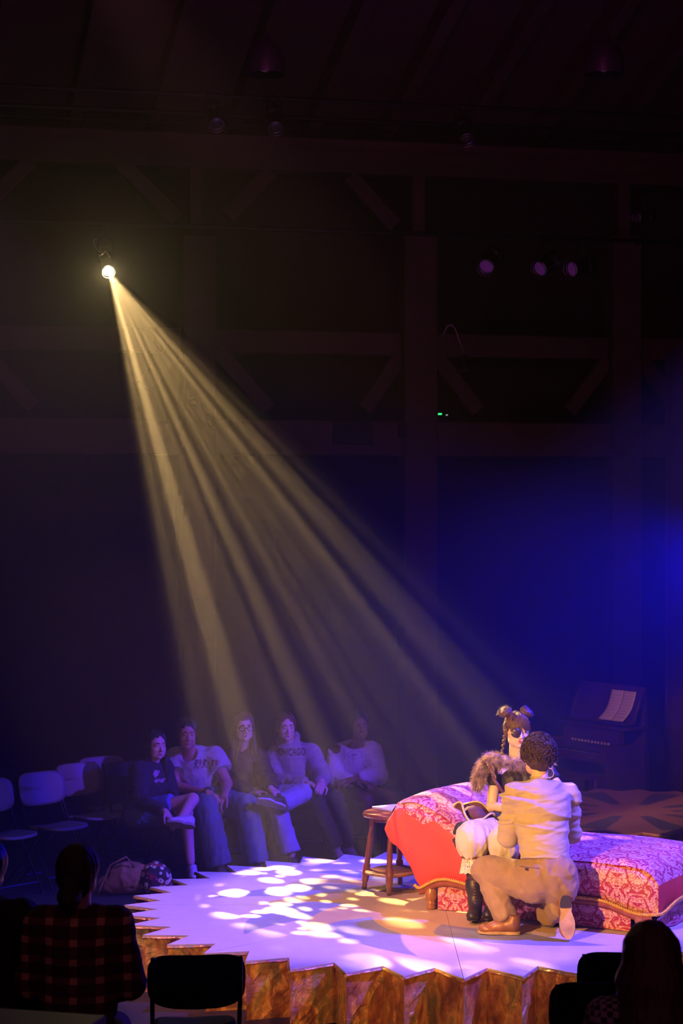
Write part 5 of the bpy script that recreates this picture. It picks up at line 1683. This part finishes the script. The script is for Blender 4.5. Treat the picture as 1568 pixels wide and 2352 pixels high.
sw = blob('hoodie', g, VX, M['navy_hoodie'], p1, disp=folds(.010, 15, seed=31))
g = SDF(); add_trousers(g, J, 1.0, .014, .07, 0, .078, .098)
g.cut(np.array(J['rhip']) * .35 + np.array(J['rkne']) * .65, nrm(np.array(J['rkne']) - J['rhip']))
blob('shorts', g, VX, M['denim_bright'], p1, disp=folds(.006, 18, seed=3))
hair_long(p1, J['head'], H, .96, M['hair_black'], .30, seed=2)
add_shoe(p1, P(447, 1902, 16.32), P(382, 1892, 16.22), (.15, .75, .65), M['white_leather'], M['gum_sole'], w=.046, laces=M['lace_white'], sole_t=.026)
add_shoe(p1, A(J['lank'][0] + .0, J['lank'][1] + .07, .005), A(J['lank'][0] + .05, J['lank'][1] - .19, .005), (0, 0, 1), M['white_leather'], M['gum_sole'], w=.046, laces=M['lace_white'], sole_t=.026)
def decal(name, person_, target, marks, mat):
    """flat print pressed onto a garment: marks is a list of (V, F) in world space just in front of it"""
    mb = MB()
    for V, F in marks: mb.add(V, F)
    o = mb.build(name, mat, target)
    sw_ = o.modifiers.new('press', 'SHRINKWRAP'); sw_.target = target; sw_.wrap_method = 'PROJECT'; sw_.use_project_x = False; sw_.use_project_y = True; sw_.use_project_z = False
    sw_.use_negative_direction = True; sw_.use_positive_direction = True; sw_.offset = 0.0025; sw_.wrap_mode = 'ABOVE_SURFACE'
    return o
def flat_blob(c, rx, rz, n=10, rng=None, jag=.3):
    th = np.linspace(0, 2 * np.pi, n, endpoint=False)
    k = np.array([1 + (rng.uniform(-jag, jag) if rng else 0) for _ in th])
    V = np.c_[c[0] + rx * np.cos(th) * k, np.full(n, c[1]), c[2] + rz * np.sin(th) * k]
    return np.r_[V, [[c[0], c[1], c[2]]]], [(i, (i + 1) % n, n) for i in range(n)]
rp = random.Random(3)
decal('print', p1, sw, [flat_blob(P(352 + rp.uniform(-5, 5), 1784 + rp.uniform(-10, 8), 16.5), .014, .016, 9, rp) for _ in range(5)] + [flat_blob(P(358 + rp.uniform(-6, 10), 1800 + rp.uniform(-4, 4), 16.5), .015, .012, 9, rp) for _ in range(6)], plain('print_floral', (.40, .25, .34), .8, 0, .6, 60))

# 2: grey tee with a row of printed figures, wide jeans
J = dict(pelvis=P(448, 1828, 17.26), chest=P(448, 1766, 17.22), neck=P(436, 1722, 17.17), head=P(429, 1688, 17.10),
         rsho=P(406, 1742, 17.24), relb=P(400, 1806, 17.06), rwri=P(474, 1820, 16.86), lsho=P(492, 1740, 17.18), lelb=P(520, 1800, 17.06), lwri=P(516, 1826, 16.84),
         rhip=P(426, 1838, 17.2), rkne=P(474, 1852, 16.80), rank=P(502, 1986, 16.80), lhip=P(470, 1838, 17.16), lkne=P(566, 1852, 16.86), lank=P(588, 1980, 16.84))
p2, T, H = spectator('spectator in grey printed tee and wide jeans with clasped hands', J, (.22, -1, -.06), M['skin_tan'], 1.24, 1.02, [('r', (.85, -.5, -.25), (.1, -.2, -1), 1, .55), ('l', (-.45, -.6, -.7), (-.1, -.3, -1), -1, .6)])
g = SDF(); add_shirt(g, J, T, 1.26, .016, .52, .01, .05, .04, .070, 1.06)
g.ell(np.array(J['chest']) + T @ A(0, .07, -.01), [.16, .09, .09], T, .05)
g.ell(np.array(J['neck']) + T @ A(0, .07, .0), [.075, .07, .085], T, .01, sub=True)
g.cut(np.array(J['pelvis']) - A(0, 0, .05), (0, 0, -1))
tee = blob('tee', g, VX, M['grey_tee'], p2, disp=folds(.007, 17, (1, 1, 1.6), seed=8))
g = SDF(); add_trousers(g, J, 1.22, .012, .105, .99, .078, .105)
blob('jeans', g, VX, M['denim_mid'], p2, disp=folds(.008, 13, (1.6, 1.6, .5), seed=12))
hair_short(p2, J['head'], H, 1.02, M['hair_black'], .016, -.10, 5)
for s_ in 'rl':
    an = J[s_ + 'ank']; add_shoe(p2, A(an[0] - .0, an[1] + .06, .005), A(an[0] + .04, an[1] - .20, .005), (0, 0, 1), M['black_canvas'], M['white_rubber'], w=.044)
cols = [plain('print_navy', (.03, .03, .07), .8), plain('print_red', (.30, .06, .10), .8), plain('print_dark', (.03, .02, .03), .8), plain('print_rose', (.42, .18, .22), .8)]
for i in range(6):   # row of little printed figures across the chest
    x = 447 + 9.5 * i; D_ = 16.9; mk = []
    c0 = P(x, 1760, D_)
    def bar_(a, b, w=.004):
        a = np.asarray(a); b = np.asarray(b); d_ = nrm(b - a); n_ = np.cross(d_, A(0, 1, 0)) * w
        return np.array([a - n_, b - n_, b + n_, a + n_]), [(0, 1, 2, 3)]
    mk += [flat_blob(P(x, 1752, D_), .009, .009), bar_(P(x, 1754, D_), P(x, 1763, D_), .007), bar_(P(x, 1762, D_), P(x - 5, 1770, D_)), bar_(P(x, 1762, D_), P(x + 5, 1770, D_)), bar_(P(x, 1757, D_), P(x + 6, 1751 + 3 * (i % 2), D_)), bar_(P(x, 1757, D_), P(x - 5, 1761 - 4 * (i % 2), D_))]
    decal('print', p2, tee, mk, cols[i % 4])
MB().tube([np.array(J['rwri']) + A(0, 0, 0) + .036 * (math.cos(t) * A(.35, .55, .7) + math.sin(t) * nrm(np.cross(A(.85, -.5, -.25), A(.35, .55, .7)))) for t in np.linspace(0, 6.28, 18, endpoint=False)], .009, 6, closed=True).build('watch', M['black_plastic'], p2, smooth=True)

# 3: glasses, long wavy hair, brown sweater, light jeans, black high-tops
J = dict(pelvis=P(566, 1832, 17.36), chest=P(554, 1766, 17.34), neck=P(557, 1714, 17.30), head=P(560, 1672, 17.22),
         rsho=P(518, 1744, 17.34), relb=P(506, 1806, 17.22), rwri=P(588, 1824, 16.98), lsho=P(594, 1744, 17.30), lelb=P(616, 1796, 17.14), lwri=P(622, 1812, 16.92),
         rhip=P(546, 1838, 17.28), rkne=P(634, 1848, 16.92), rank=P(668, 1962, 16.86), lhip=P(590, 1836, 17.24), lkne=P(694, 1822, 17.0), lank=P(642, 1846, 16.80))
p3, T, H = spectator('spectator with glasses, long brown hair and brown sweater, ankle on knee', J, (.26, -1, -.04), M['skin_fair'], .98, .98, [('r', (.7, -.5, .2), (0, -.3, -1), 1, .5), ('l', (.4, -.7, -.2), (0, -.3, -1), -1, .5)])
g = SDF(); add_shirt(g, J, T, 1.08, .022, 1.92, .0, .045, .036, .064)
g.ell(np.array(J['neck']) + T @ A(0, .05, .03), [.06, .06, .07], T, .01, sub=True)
g.cut(np.array(J['pelvis']) - A(0, 0, .07), (0, 0, -1))
blob('sweater', g, VX, M['brown_sweater'], p3, disp=folds(.010, 15, seed=41))
g = SDF(); add_trousers(g, J, 1.0, .012, .082, .97, .072, .098)
blob('jeans', g, VX, M['denim_light'], p3, disp=folds(.007, 15, (1.4, 1.4, .6), seed=14))
hair_long(p3, J['head'], H, .98, M['hair_brown'], .30, .2, seed=6)
add_shoe(p3, P(655, 1858, 16.76), P(591, 1838, 16.66), (.15, .80, .58), M['black_canvas'], M['white_rubber'], w=.046, laces=M['lace_white'], hightop=.03, sole_t=.022)
add_shoe(p3, A(J['rank'][0] - .01, J['rank'][1] + .05, .005), A(J['rank'][0] + .10, J['rank'][1] - .19, .005), (0, 0, 1), M['black_canvas'], M['white_rubber'], w=.046, laces=M['lace_white'], hightop=.03)
L3 = lambda x, y, z: np.asarray(J['head']) + H @ (np.array([x, y, z]) * .98)
gl = MB()
for q in (-1, 1):
    gl.tube([L3(.034 * q + .026 * math.cos(t), .101 - .08 * abs(.034 * q + .026 * math.cos(t)) , .008 + .021 * math.sin(t)) for t in np.linspace(0, 6.28, 18, endpoint=False)], .0028, 5, closed=True)
    gl.tube([L3(.060 * q, .094, .012), L3(.078 * q, .04, .012), L3(.080 * q, -.01, .006)], .0025, 5)
gl.tube([L3(-.009, .101, .012), L3(.009, .101, .012)], .0028, 5)
gl.build('glasses', M['black_plastic'], p3, smooth=True)

# 4: lettered hoodie, dark trousers
J = dict(pelvis=P(682, 1818, 17.95), chest=P(674, 1756, 17.92), neck=P(662, 1708, 17.87), head=P(657, 1672, 17.80),
         rsho=P(634, 1736, 17.94), relb=P(626, 1796, 17.78), rwri=P(706, 1800, 17.52), lsho=P(712, 1732, 17.88), lelb=P(738, 1782, 17.76), lwri=P(738, 1796, 17.50),
         rhip=P(660, 1828, 17.88), rkne=P(726, 1838, 17.50), rank=P(772, 1948, 17.56), lhip=P(702, 1828, 17.84), lkne=P(768, 1836, 17.52), lank=P(802, 1944, 17.62))
p4, T, H = spectator('spectator in pale grey lettered hoodie with hands held together', J, (.24, -1, -.05), M['skin_pale'], 1.0, .98, [('r', (.7, -.6, -.1), (.2, -.2, -1), 1, .9), ('l', (-.1, -.8, -.4), (-.4, -.3, -1), -1, .9)])
g = SDF(); add_shirt(g, J, T, 1.12, .028, 1.95, -.01, .045, .040, .070)
g.ell(np.array(J['neck']) + T @ A(0, .03, .06), [.058, .065, .07], T, .012, sub=True)
g.chain([np.array(J['neck']) + T @ A(.075 * math.cos(t), -.02 + .085 * math.sin(t), .02 - .035 * math.sin(t)) for t in np.linspace(0, 6.28, 14)], [.028] * 14, .02)
g.cut(np.array(J['pelvis']) - A(0, 0, .07), (0, 0, -1))
hood = blob('hoodie', g, VX, M['heather_hoodie'], p4, disp=folds(.009, 14, seed=51))
g = SDF(); add_trousers(g, J, 1.0, .014, .062, .97, .074, .098)
blob('trousers', g, VX, M['dark_trouser'], p4, disp=folds(.007, 15, seed=14))
hair_short(p4, J['head'], H, .98, M['hair_brown'], .010, -.09, 8)
for s_ in 'rl':
    an = J[s_ + 'ank']; add_shoe(p4, A(an[0] - .02, an[1] + .06, .005), A(an[0] + .05, an[1] - .20, .005), (0, 0, 1), M['white_leather'], M['white_rubber'], w=.046, laces=M['lace_white'])
def lettering(text, size, c, target, mat, name='lettering', width=None):
    cu = bpy.data.curves.new(name, 'FONT'); cu.body = text; cu.size = size; cu.align_x = 'CENTER'; cu.align_y = 'CENTER'; cu.offset = size * .018; cu.resolution_u = 3
    cu.space_character = 1.02
    to = bpy.data.objects.new('tmp', cu); COL.objects.link(to)
    dg = bpy.context.evaluated_depsgraph_get(); me = bpy.data.meshes.new_from_object(to.evaluated_get(dg))
    bpy.data.objects.remove(to)
    bm = bmesh.new(); bm.from_mesh(me)
    bmesh.ops.triangulate(bm, faces=bm.faces[:]); bmesh.ops.subdivide_edges(bm, edges=[e for e in bm.edges if e.calc_length() > .02], cuts=2)
    bm.verts.index_update()
    V = np.array([v.co[:] for v in bm.verts]); F = [[v.index for v in f.verts] for f in bm.faces]; bm.free()
    bpy.data.meshes.remove(me)
    if width: V[:, 0] *= width / (V[:, 0].max() - V[:, 0].min())
    Wd = np.c_[c[0] + V[:, 0], np.full(len(V), c[1]), c[2] + V[:, 1]]
    return decal(name, None, target, [(Wd, F)], mat)
lettering('CHICAGO', .085, P(668, 1737, 17.5), hood, M['print_dark'], width=.235)

# 5: white off-shoulder sweatshirt, bare knees
J = dict(pelvis=P(818, 1812, 18.05), chest=P(814, 1752, 18.02), neck=P(820, 1706, 17.97), head=P(826, 1668, 17.90),
         rsho=P(776, 1732, 18.04), relb=P(766, 1788, 17.90), rwri=P(822, 1796, 17.68), lsho=P(852, 1728, 17.98), lelb=P(866, 1780, 17.88), lwri=P(806, 1792, 17.66),
         rhip=P(800, 1822, 17.98), rkne=P(842, 1838, 17.54), rank=P(856, 1952, 17.56), lhip=P(838, 1822, 17.95), lkne=P(896, 1832, 17.60), lank=P(908, 1950, 17.6))
p5, T, H = spectator('spectator in white off-shoulder sweatshirt with folded arms and bare knees', J, (.16, -1, -.10), M['skin_deep'], 1.02, .98, [('r', (.6, -.5, .0), (0, 0, -1), 1, .6), ('l', (-.8, -.4, -.1), (0, 0, -1), -1, .6)])
g = SDF(); add_shirt(g, J, T, 1.12, .030, 1.75, -.01, .045, .040, .072)
g.ell(np.array(J['neck']) + T @ A(.03, .04, .025), [.13, .10, .075], T, .02, sub=True)
g.ell(np.array(J['rsho']) + A(.0, 0, .03), [.075, .1, .055], None, .02, sub=True)
g.cut(np.array(J['pelvis']) - A(0, 0, .05), (0, 0, -1))
ws = blob('sweatshirt', g, VX, M['white_sweat'], p5, disp=folds(.011, 13, seed=61))
g = SDF(); add_trousers(g, J, 1.0, .012, .07, 0, .075, .095)
g.cut(np.array(J['rhip']) * .55 + np.array(J['rkne']) * .45, nrm(np.array(J['rkne']) - J['rhip']))
blob('shorts', g, VX, M['dark_trouser'], p5)
hair_short(p5, J['head'], H, .98, M['hair_black'], .016, -.07, 9)
for s_ in 'rl':
    an = J[s_ + 'ank']; add_shoe(p5, A(an[0], an[1] + .06, .005), A(an[0] + .03, an[1] - .20, .005), (0, 0, 1), M['black_canvas'], M['white_rubber'], w=.044)
mk = MB(); c = P(815, 1742, 17.6)
V = []; F = []; n = 26
for i in range(n):
    a = 2 * math.pi * i / n
    for k in (.88, 1.0): V.append([c[0] + .070 * k * math.cos(a), c[1], c[2] + .036 * k * math.sin(a)])
for i in range(n): j = (i + 1) % n; F.append((2 * i, 2 * i + 1, 2 * j + 1, 2 * j))
decal('oval_print', p5, ws, [(np.array(V), F), flat_blob(c, .03, .012, 12, rp, .25)], plain('print_lilac', (.36, .32, .46), .8))

# ------------------------------------------------------------------ near spectators seen from behind
def plaid_mat():
    t = NT('plaid_flannel'); c = t.coord()
    sp = t.n('ShaderNodeSeparateXYZ'); t.l(c, sp.inputs[0])
    def band(o, per, duty, off=0.0):
        f = t.math('FRACT', t.math('ADD', t.math('DIVIDE', o, per), 10 + off)); return t.math('LESS_THAN', f, duty)
    hz_, vt = band(sp.outputs[2], .085, .36), band(sp.outputs[0], .115, .30, .2)
    base = t.mix(hz_, (0.07, 0.022, 0.018), (0.18, 0.075, 0.045)); base = t.mix(t.math('MULTIPLY', vt, .6), base, (0.22, 0.10, 0.05))
    both = t.math('MULTIPLY', hz_, vt)
    t.set(Base_Color=t.mix(both, base, (0.80, 0.52, 0.22)), Roughness=.9)
    return t.m
M['plaid'] = plaid_mat()
def check_mat():
    t = NT('checked_knit'); ch = t.n('ShaderNodeTexChecker'); ch.inputs['Scale'].default_value = 46
    t.l(t.coord(), ch.inputs['Vector']); ch.inputs[1].default_value = (0.42, 0.38, 0.34, 1); ch.inputs[2].default_value = (0.02, 0.018, 0.018, 1)
    t.set(Base_Color=ch.outputs[0], Roughness=.9); return t.m
M['checks'] = check_mat()
def near_person(label, px, D, head_y, cloth, hairm, long_hair, face, bun=False, b=1.05):
    S = F_PX / D
    def Q(dx, dz, dy=0.0): h = P(px, head_y, D); return h + A(dx, dy, dz)
    J = dict(head=Q(0, 0), neck=Q(0, -.155, -.02), chest=Q(0, -.34, -.02), pelvis=A(Q(0, 0)[0], D - .02, .57),
             lsho=Q(-.165, -.225, -.02), lelb=Q(-.225, -.50, .02), lwri=Q(-.10, -.60, .24), rsho=Q(.165, -.225, -.02), relb=Q(.225, -.50, .02), rwri=Q(.10, -.60, .24),
             lhip=A(Q(-.09, 0)[0], D, .54), lkne=A(Q(-.12, 0)[0], D + .42, .52), lank=A(Q(-.12, 0)[0], D + .42, .10),
             rhip=A(Q(.09, 0)[0], D, .54), rkne=A(Q(.12, 0)[0], D + .42, .52), rank=A(Q(.12, 0)[0], D + .42, .10))
    p = person(label, A(J['pelvis'][0], D, 0))
    g = SDF(); T = add_body(g, J, b); H = head_frame(face); add_head(g, J['head'], H, 1.0)
    for s_, sd in (('l', 1), ('r', -1)): add_hand(g, J[s_ + 'wri'], (0, 1, -.2), (0, 0, -1), sd, .4)
    blob('body', g, .009, M['skin_fair'], p)
    g = SDF(); add_shirt(g, J, T, b * 1.05, .020, 1.95, .0, .045, .038, .064)
    g.cone(np.array(J['neck']) + A(0, 0, .01), np.array(J['head']), .058, .06, .01, sub=True)
    blob('shirt', g, .009, cloth, p, disp=folds(.007, 15, seed=int(px) % 50 + 3))
    g = SDF(); add_trousers(g, J, 1.0, .014, .06, .96)
    blob('trousers', g, .011, M['dark_trouser'], p)
    for s_ in 'lr':
        an = J[s_ + 'ank']; add_shoe(p, A(an[0], an[1] - .06, .005), A(an[0], an[1] + .20, .005), (0, 0, 1), M['black_canvas'], M['white_rubber'], w=.044, vox=.009)
    g, L = head_cap(J['head'], H, 1.0, .014)
    if long_hair:
        g.chain([L(0, -.05, .0), L(0, -.075, -.10), L(0, -.085, -.22), L(0, -.075, -.40)], [.085, .105, .115, .095], .04)
        for q in (-1, 1): g.chain([L(.05 * q, -.02, .03), L(.075 * q, -.02, -.08), L(.085 * q, -.03, -.22), L(.085 * q, -.04, -.38)], [.05, .045, .05, .03], .03)
    else:
        g.ell(L(0, -.05, -.02), [.078, .06, .085], H, .03)
        if bun: g.chain([L(0, -.10, -.04), L(.0, -.115, -.09), L(0, -.10, -.15)], [.04, .045, .022], .02)
        g.cut(L(0, .050, .03), H[:, 1] * .9 - H[:, 2] * .5)
    hr_ = blob('hair', g, .008, hairm, p, disp=folds(.006, 34, (1, 1, .2), int(px) % 40 + 2))
    return p, J
near_person('spectator in dark plaid shirt with tied hair, seen from behind at lower left', 182, 9.30, 2006, M['plaid'], M['hair_dark'], False, (.30, 1, 0), True)
near_person('dark-clothed spectator cut by the lower left edge, seen from behind', -28, 9.45, 1992, M['black_cloth'], M['hair_black'], False, (.1, 1, 0), False, 1.1)
near_person('spectator with long brown hair and checked sleeve, seen from behind at lower right', 1494, 7.60, 2196, M['checks'], M['hair_brown'], True, (.05, 1, 0))

# ------------------------------------------------------------------ pump organ with sheet music
M['organ_wood'] = wood('organ_wood', (0.035, 0.013, 0.010), (0.085, 0.032, 0.020), .35, 5, (1, 1, 1), .3)
M['ivory'] = plain('ivory', (0.52, 0.44, 0.34), .35, 0, .1)
M['ebony'] = plain('ebony', (0.010, 0.008, 0.009), .3)
M['red_felt'] = plain('red_felt', (0.30, 0.03, 0.03), .9)
oc = A(2.50, 20.1, 0.0)
og = thing('pump_organ', 'dark carved wooden pump organ with sheet music behind the sunburst platform', 'organ', oc)
ou = nrm(A(.53, -.85, 0)); on = nrm(A(-.85, -.53, 0))         # along the keyboard (towards us), out of the front
OR = np.array([ou, -on, WZ]).T                                  # columns: along, back, up
def ob(u, n, z, su, sn, sz, name, mat, bev=.006, parent=None):
    return MB().box(oc + ou * u + on * n + WZ * z, (su, sn, sz), OR, bev).build(name, mat, parent or og)
ob(0, -.10, .36, 1.02, .36, .70, 'lower_case', M['organ_wood'])
ob(0, .085, .045, 1.10, .06, .09, 'plinth', M['organ_wood'])
for q in (-1, 1):
    ob(.53 * q, .06, .40, .05, .52, .80, 'side_panel', M['organ_wood'], .012)
    # turned pillar and scroll bracket at each cheek
    MB().lathe([(.030, 0), (.036, .03), (.024, .06), (.028, .20), (.020, .38), (.030, .44), (.022, .48), (.034, .52)], oc + ou * .50 * q + on * .29, 14).build('pillar', M['organ_wood'], og, smooth=True)
    ob(.53 * q, .19, .70, .06, .36, .20, 'key_cheek', M['organ_wood'], .02)
ob(0, .20, .64, 1.02, .34, .05, 'key_bed', M['organ_wood'])
ob(0, .345, .655, 1.0, .02, .10, 'front_rail', M['organ_wood'])
kx = np.linspace(-.44, .44, 37)
for i in range(36):
    ob((kx[i] + kx[i + 1]) / 2, .255, .685, (kx[1] - kx[0]) * .92, .15, .02, 'white_key', M['ivory'], .002)
for i in range(35):
    if i % 7 in (2, 6): continue
    ob(kx[i + 1], .225, .702, .011, .09, .016, 'black_key', M['ebony'], .002)
for grp in (-.24, .24):   # carved red-backed fretwork on the front rail
    for k in range(6):
        ob(grp + (k - 2.5) * .055, .357, .655, .036, .010, .03, 'fret_inlay', M['red_felt'], .004)
ob(0, .06, .82, 1.0, .03, .24, 'stop_board', M['organ_wood'])
for k in range(12):
    c = oc + ou * (-.30 + .055 * k) + on * .075 + WZ * .785
    kn = MB().lathe([(.008, 0), (.008, .02), (.016, .025), (.017, .034), (.008, .040)], c, 10, on).build('stop_knob', M['ivory'], og, smooth=True)
ob(0, -.06, .96, 1.10, .34, .035, 'shelf', M['organ_wood'], .01)
desk_c = oc + on * -.14 + WZ * 1.19
tilt = nrm(WZ * .93 - on * .36); dn_ = nrm(np.cross(ou, tilt))
DR = np.array([ou, dn_, tilt]).T
MB().box(desk_c, (1.06, .03, .42), DR, .008).build('music_desk', M['organ_wood'], og)
MB().box(oc - on * .24 + WZ * 1.0, (1.0, .06, .60), OR, .01).build('back_panel', M['organ_wood'], og)
for q in (-1, 1):
    MB().tube([desk_c + ou * .52 * q - tilt * .2 + on * .02, desk_c + ou * .53 * q + on * .02, desk_c + ou * .50 * q + tilt * .21 + on * .02], .02, 8).build('desk_moulding', M['organ_wood'], og, smooth=True)
MB().box(desk_c - tilt * .20 + on * .06, (1.0, .07, .022), OR, .006).build('music_ledge', M['organ_wood'], og)
for q in (-.18, .18): ob(q, .19, .10, .22, .26, .03, 'pedal', M['organ_wood'], .01)
og.scale = (.91, .91, .91)
desk_c = oc + (desk_c - oc) * .91
# open sheet music: two pages curving on the desk, with staves
t = NT('sheet_music'); uv = t.coord('UV'); sp = t.n('ShaderNodeSeparateXYZ'); t.l(uv, sp.inputs[0])
fy = t.math('FRACT', t.math('MULTIPLY', sp.outputs[1], 10.0)); inst = t.math('LESS_THAN', fy, .62)
ln_ = t.math('LESS_THAN', t.math('FRACT', t.math('MULTIPLY', fy, 8.0)), .28)
notes = t.math('GREATER_THAN', t.noise(t.mapping(uv, (60, 40, 1)), 1.0, 1), .60)
fx = t.math('FRACT', t.math('MULTIPLY', sp.outputs[0], 2.0)); mar = t.math('MULTIPLY', t.math('GREATER_THAN', fx, .07), t.math('LESS_THAN', fx, .93))
ink = t.math('MULTIPLY', t.math('MULTIPLY', inst, mar), t.math('MAXIMUM', t.math('MULTIPLY', ln_, .55), t.math('MULTIPLY', notes, .6)))
t.set(Base_Color=t.mix(ink, (0.74, 0.64, 0.52), (0.10, 0.09, 0.09)), Roughness=.8)
M['sheet'] = t.m
sm = thing('sheet_music', 'open cream sheet music curling on the organ music desk', 'sheet music', desk_c - tilt * .16 + on * .07)
for q, nm in ((0, 'page'), (1, 'page')):
    pts = []; uv_ = []
    for i in range(9):
        u_ = i / 8; row = []; ru = []
        for k in range(12):
            v = k / 11
            flop = .16 * max(0, .45 - v) ** 1.6 * 1.6
            p_ = desk_c + ou * (.04 + .185 * q + .185 * u_) + tilt * (-.155 + .30 * v) + on * (.032 + flop + .012 * math.sin(math.pi * u_) + .02 * max(0, v - .75))
            row.append(p_); ru.append((q * .5 + u_ * .5, v))
        pts.append(row); uv_.append(ru)
    o = MB().grid(pts, uv_).build(nm, M['sheet'], sm, smooth=True); sd = o.modifiers.new('thick', 'SOLIDIFY'); sd.thickness = .0015
# organ stool
bc = P(1322, 1800, 19.3); bc[2] = 0
bn_ = thing('organ_bench', 'small dark bench left of the organ, half hidden by the kneeling man', 'bench', bc)
MB().box(bc + WZ * .47, (.20, .46, .05), OR, .012).build('seat', M['organ_wood'], bn_)
for a in (-1, 1):
    for b in (-1, 1): MB().lathe([(.018, 0), (.022, .08), (.015, .2), (.022, .36), (.018, .45)], bc + ou * .07 * a + on * .18 * b, 10).build('leg', M['organ_wood'], bn_, smooth=True)

# ------------------------------------------------------------------ bag and small floor things
M['bag_tan'] = plain('bag_tan', (0.28, 0.12, 0.045), .7, 0, .2, 10, .2, 60)
def floral():
    t = NT('floral_cloth'); c = t.coord(); vo = t.n('ShaderNodeTexVoronoi'); vo.inputs['Scale'].default_value = 24; t.l(c, vo.inputs['Vector'])
    d = vo.outputs['Distance']; ring = t.math('MULTIPLY', t.math('LESS_THAN', d, .42), t.math('GREATER_THAN', d, .14))
    base = t.ramp(t.noise(c, 9, 2), [(.42, (.03, .015, .012)), (.5, (.34, .02, .03)), (.58, (.06, .01, .02))], 'CONSTANT')
    t.set(Base_Color=t.mix(ring, base, (.62, .50, .30)), Roughness=.8); return t.m
M['floral'] = floral()
D_ = 15.9; bc = P(340, 2030, D_); bc[2] = 0.0
bag = thing('tote_bag', 'tan and red floral tote bag lying on the floor by the crossed legs', 'bag', bc)
g = SDF(); g.ell(bc + A(-.14, .02, .12), [.17, .11, .12], None, .05); g.ell(bc + A(-.26, .02, .07), [.13, .08, .07], None, .05); g.cut(bc + A(0, 0, .004), (0, 0, -1))
blob('body', g, .009, M['bag_tan'], bag, disp=folds(.014, 10, seed=4))
g = SDF(); g.ell(bc + A(.055, -.02, .12), [.115, .11, .125], None, .04); g.ell(bc + A(.12, -.02, .09), [.06, .07, .09], None, .03); g.cut(bc + A(0, 0, .004), (0, 0, -1))
blob('floral_lining', g, .009, M['floral'], bag, disp=folds(.014, 12, seed=9))
MB().tube([bc + A(-.10, -.05, .22), bc + A(-.16, -.08, .30), bc + A(-.28, -.08, .24), bc + A(-.36, -.08, .06), bc + A(-.38, -.08, .01)], .008, 6).build('strap', M['bag_tan'], bag, smooth=True)
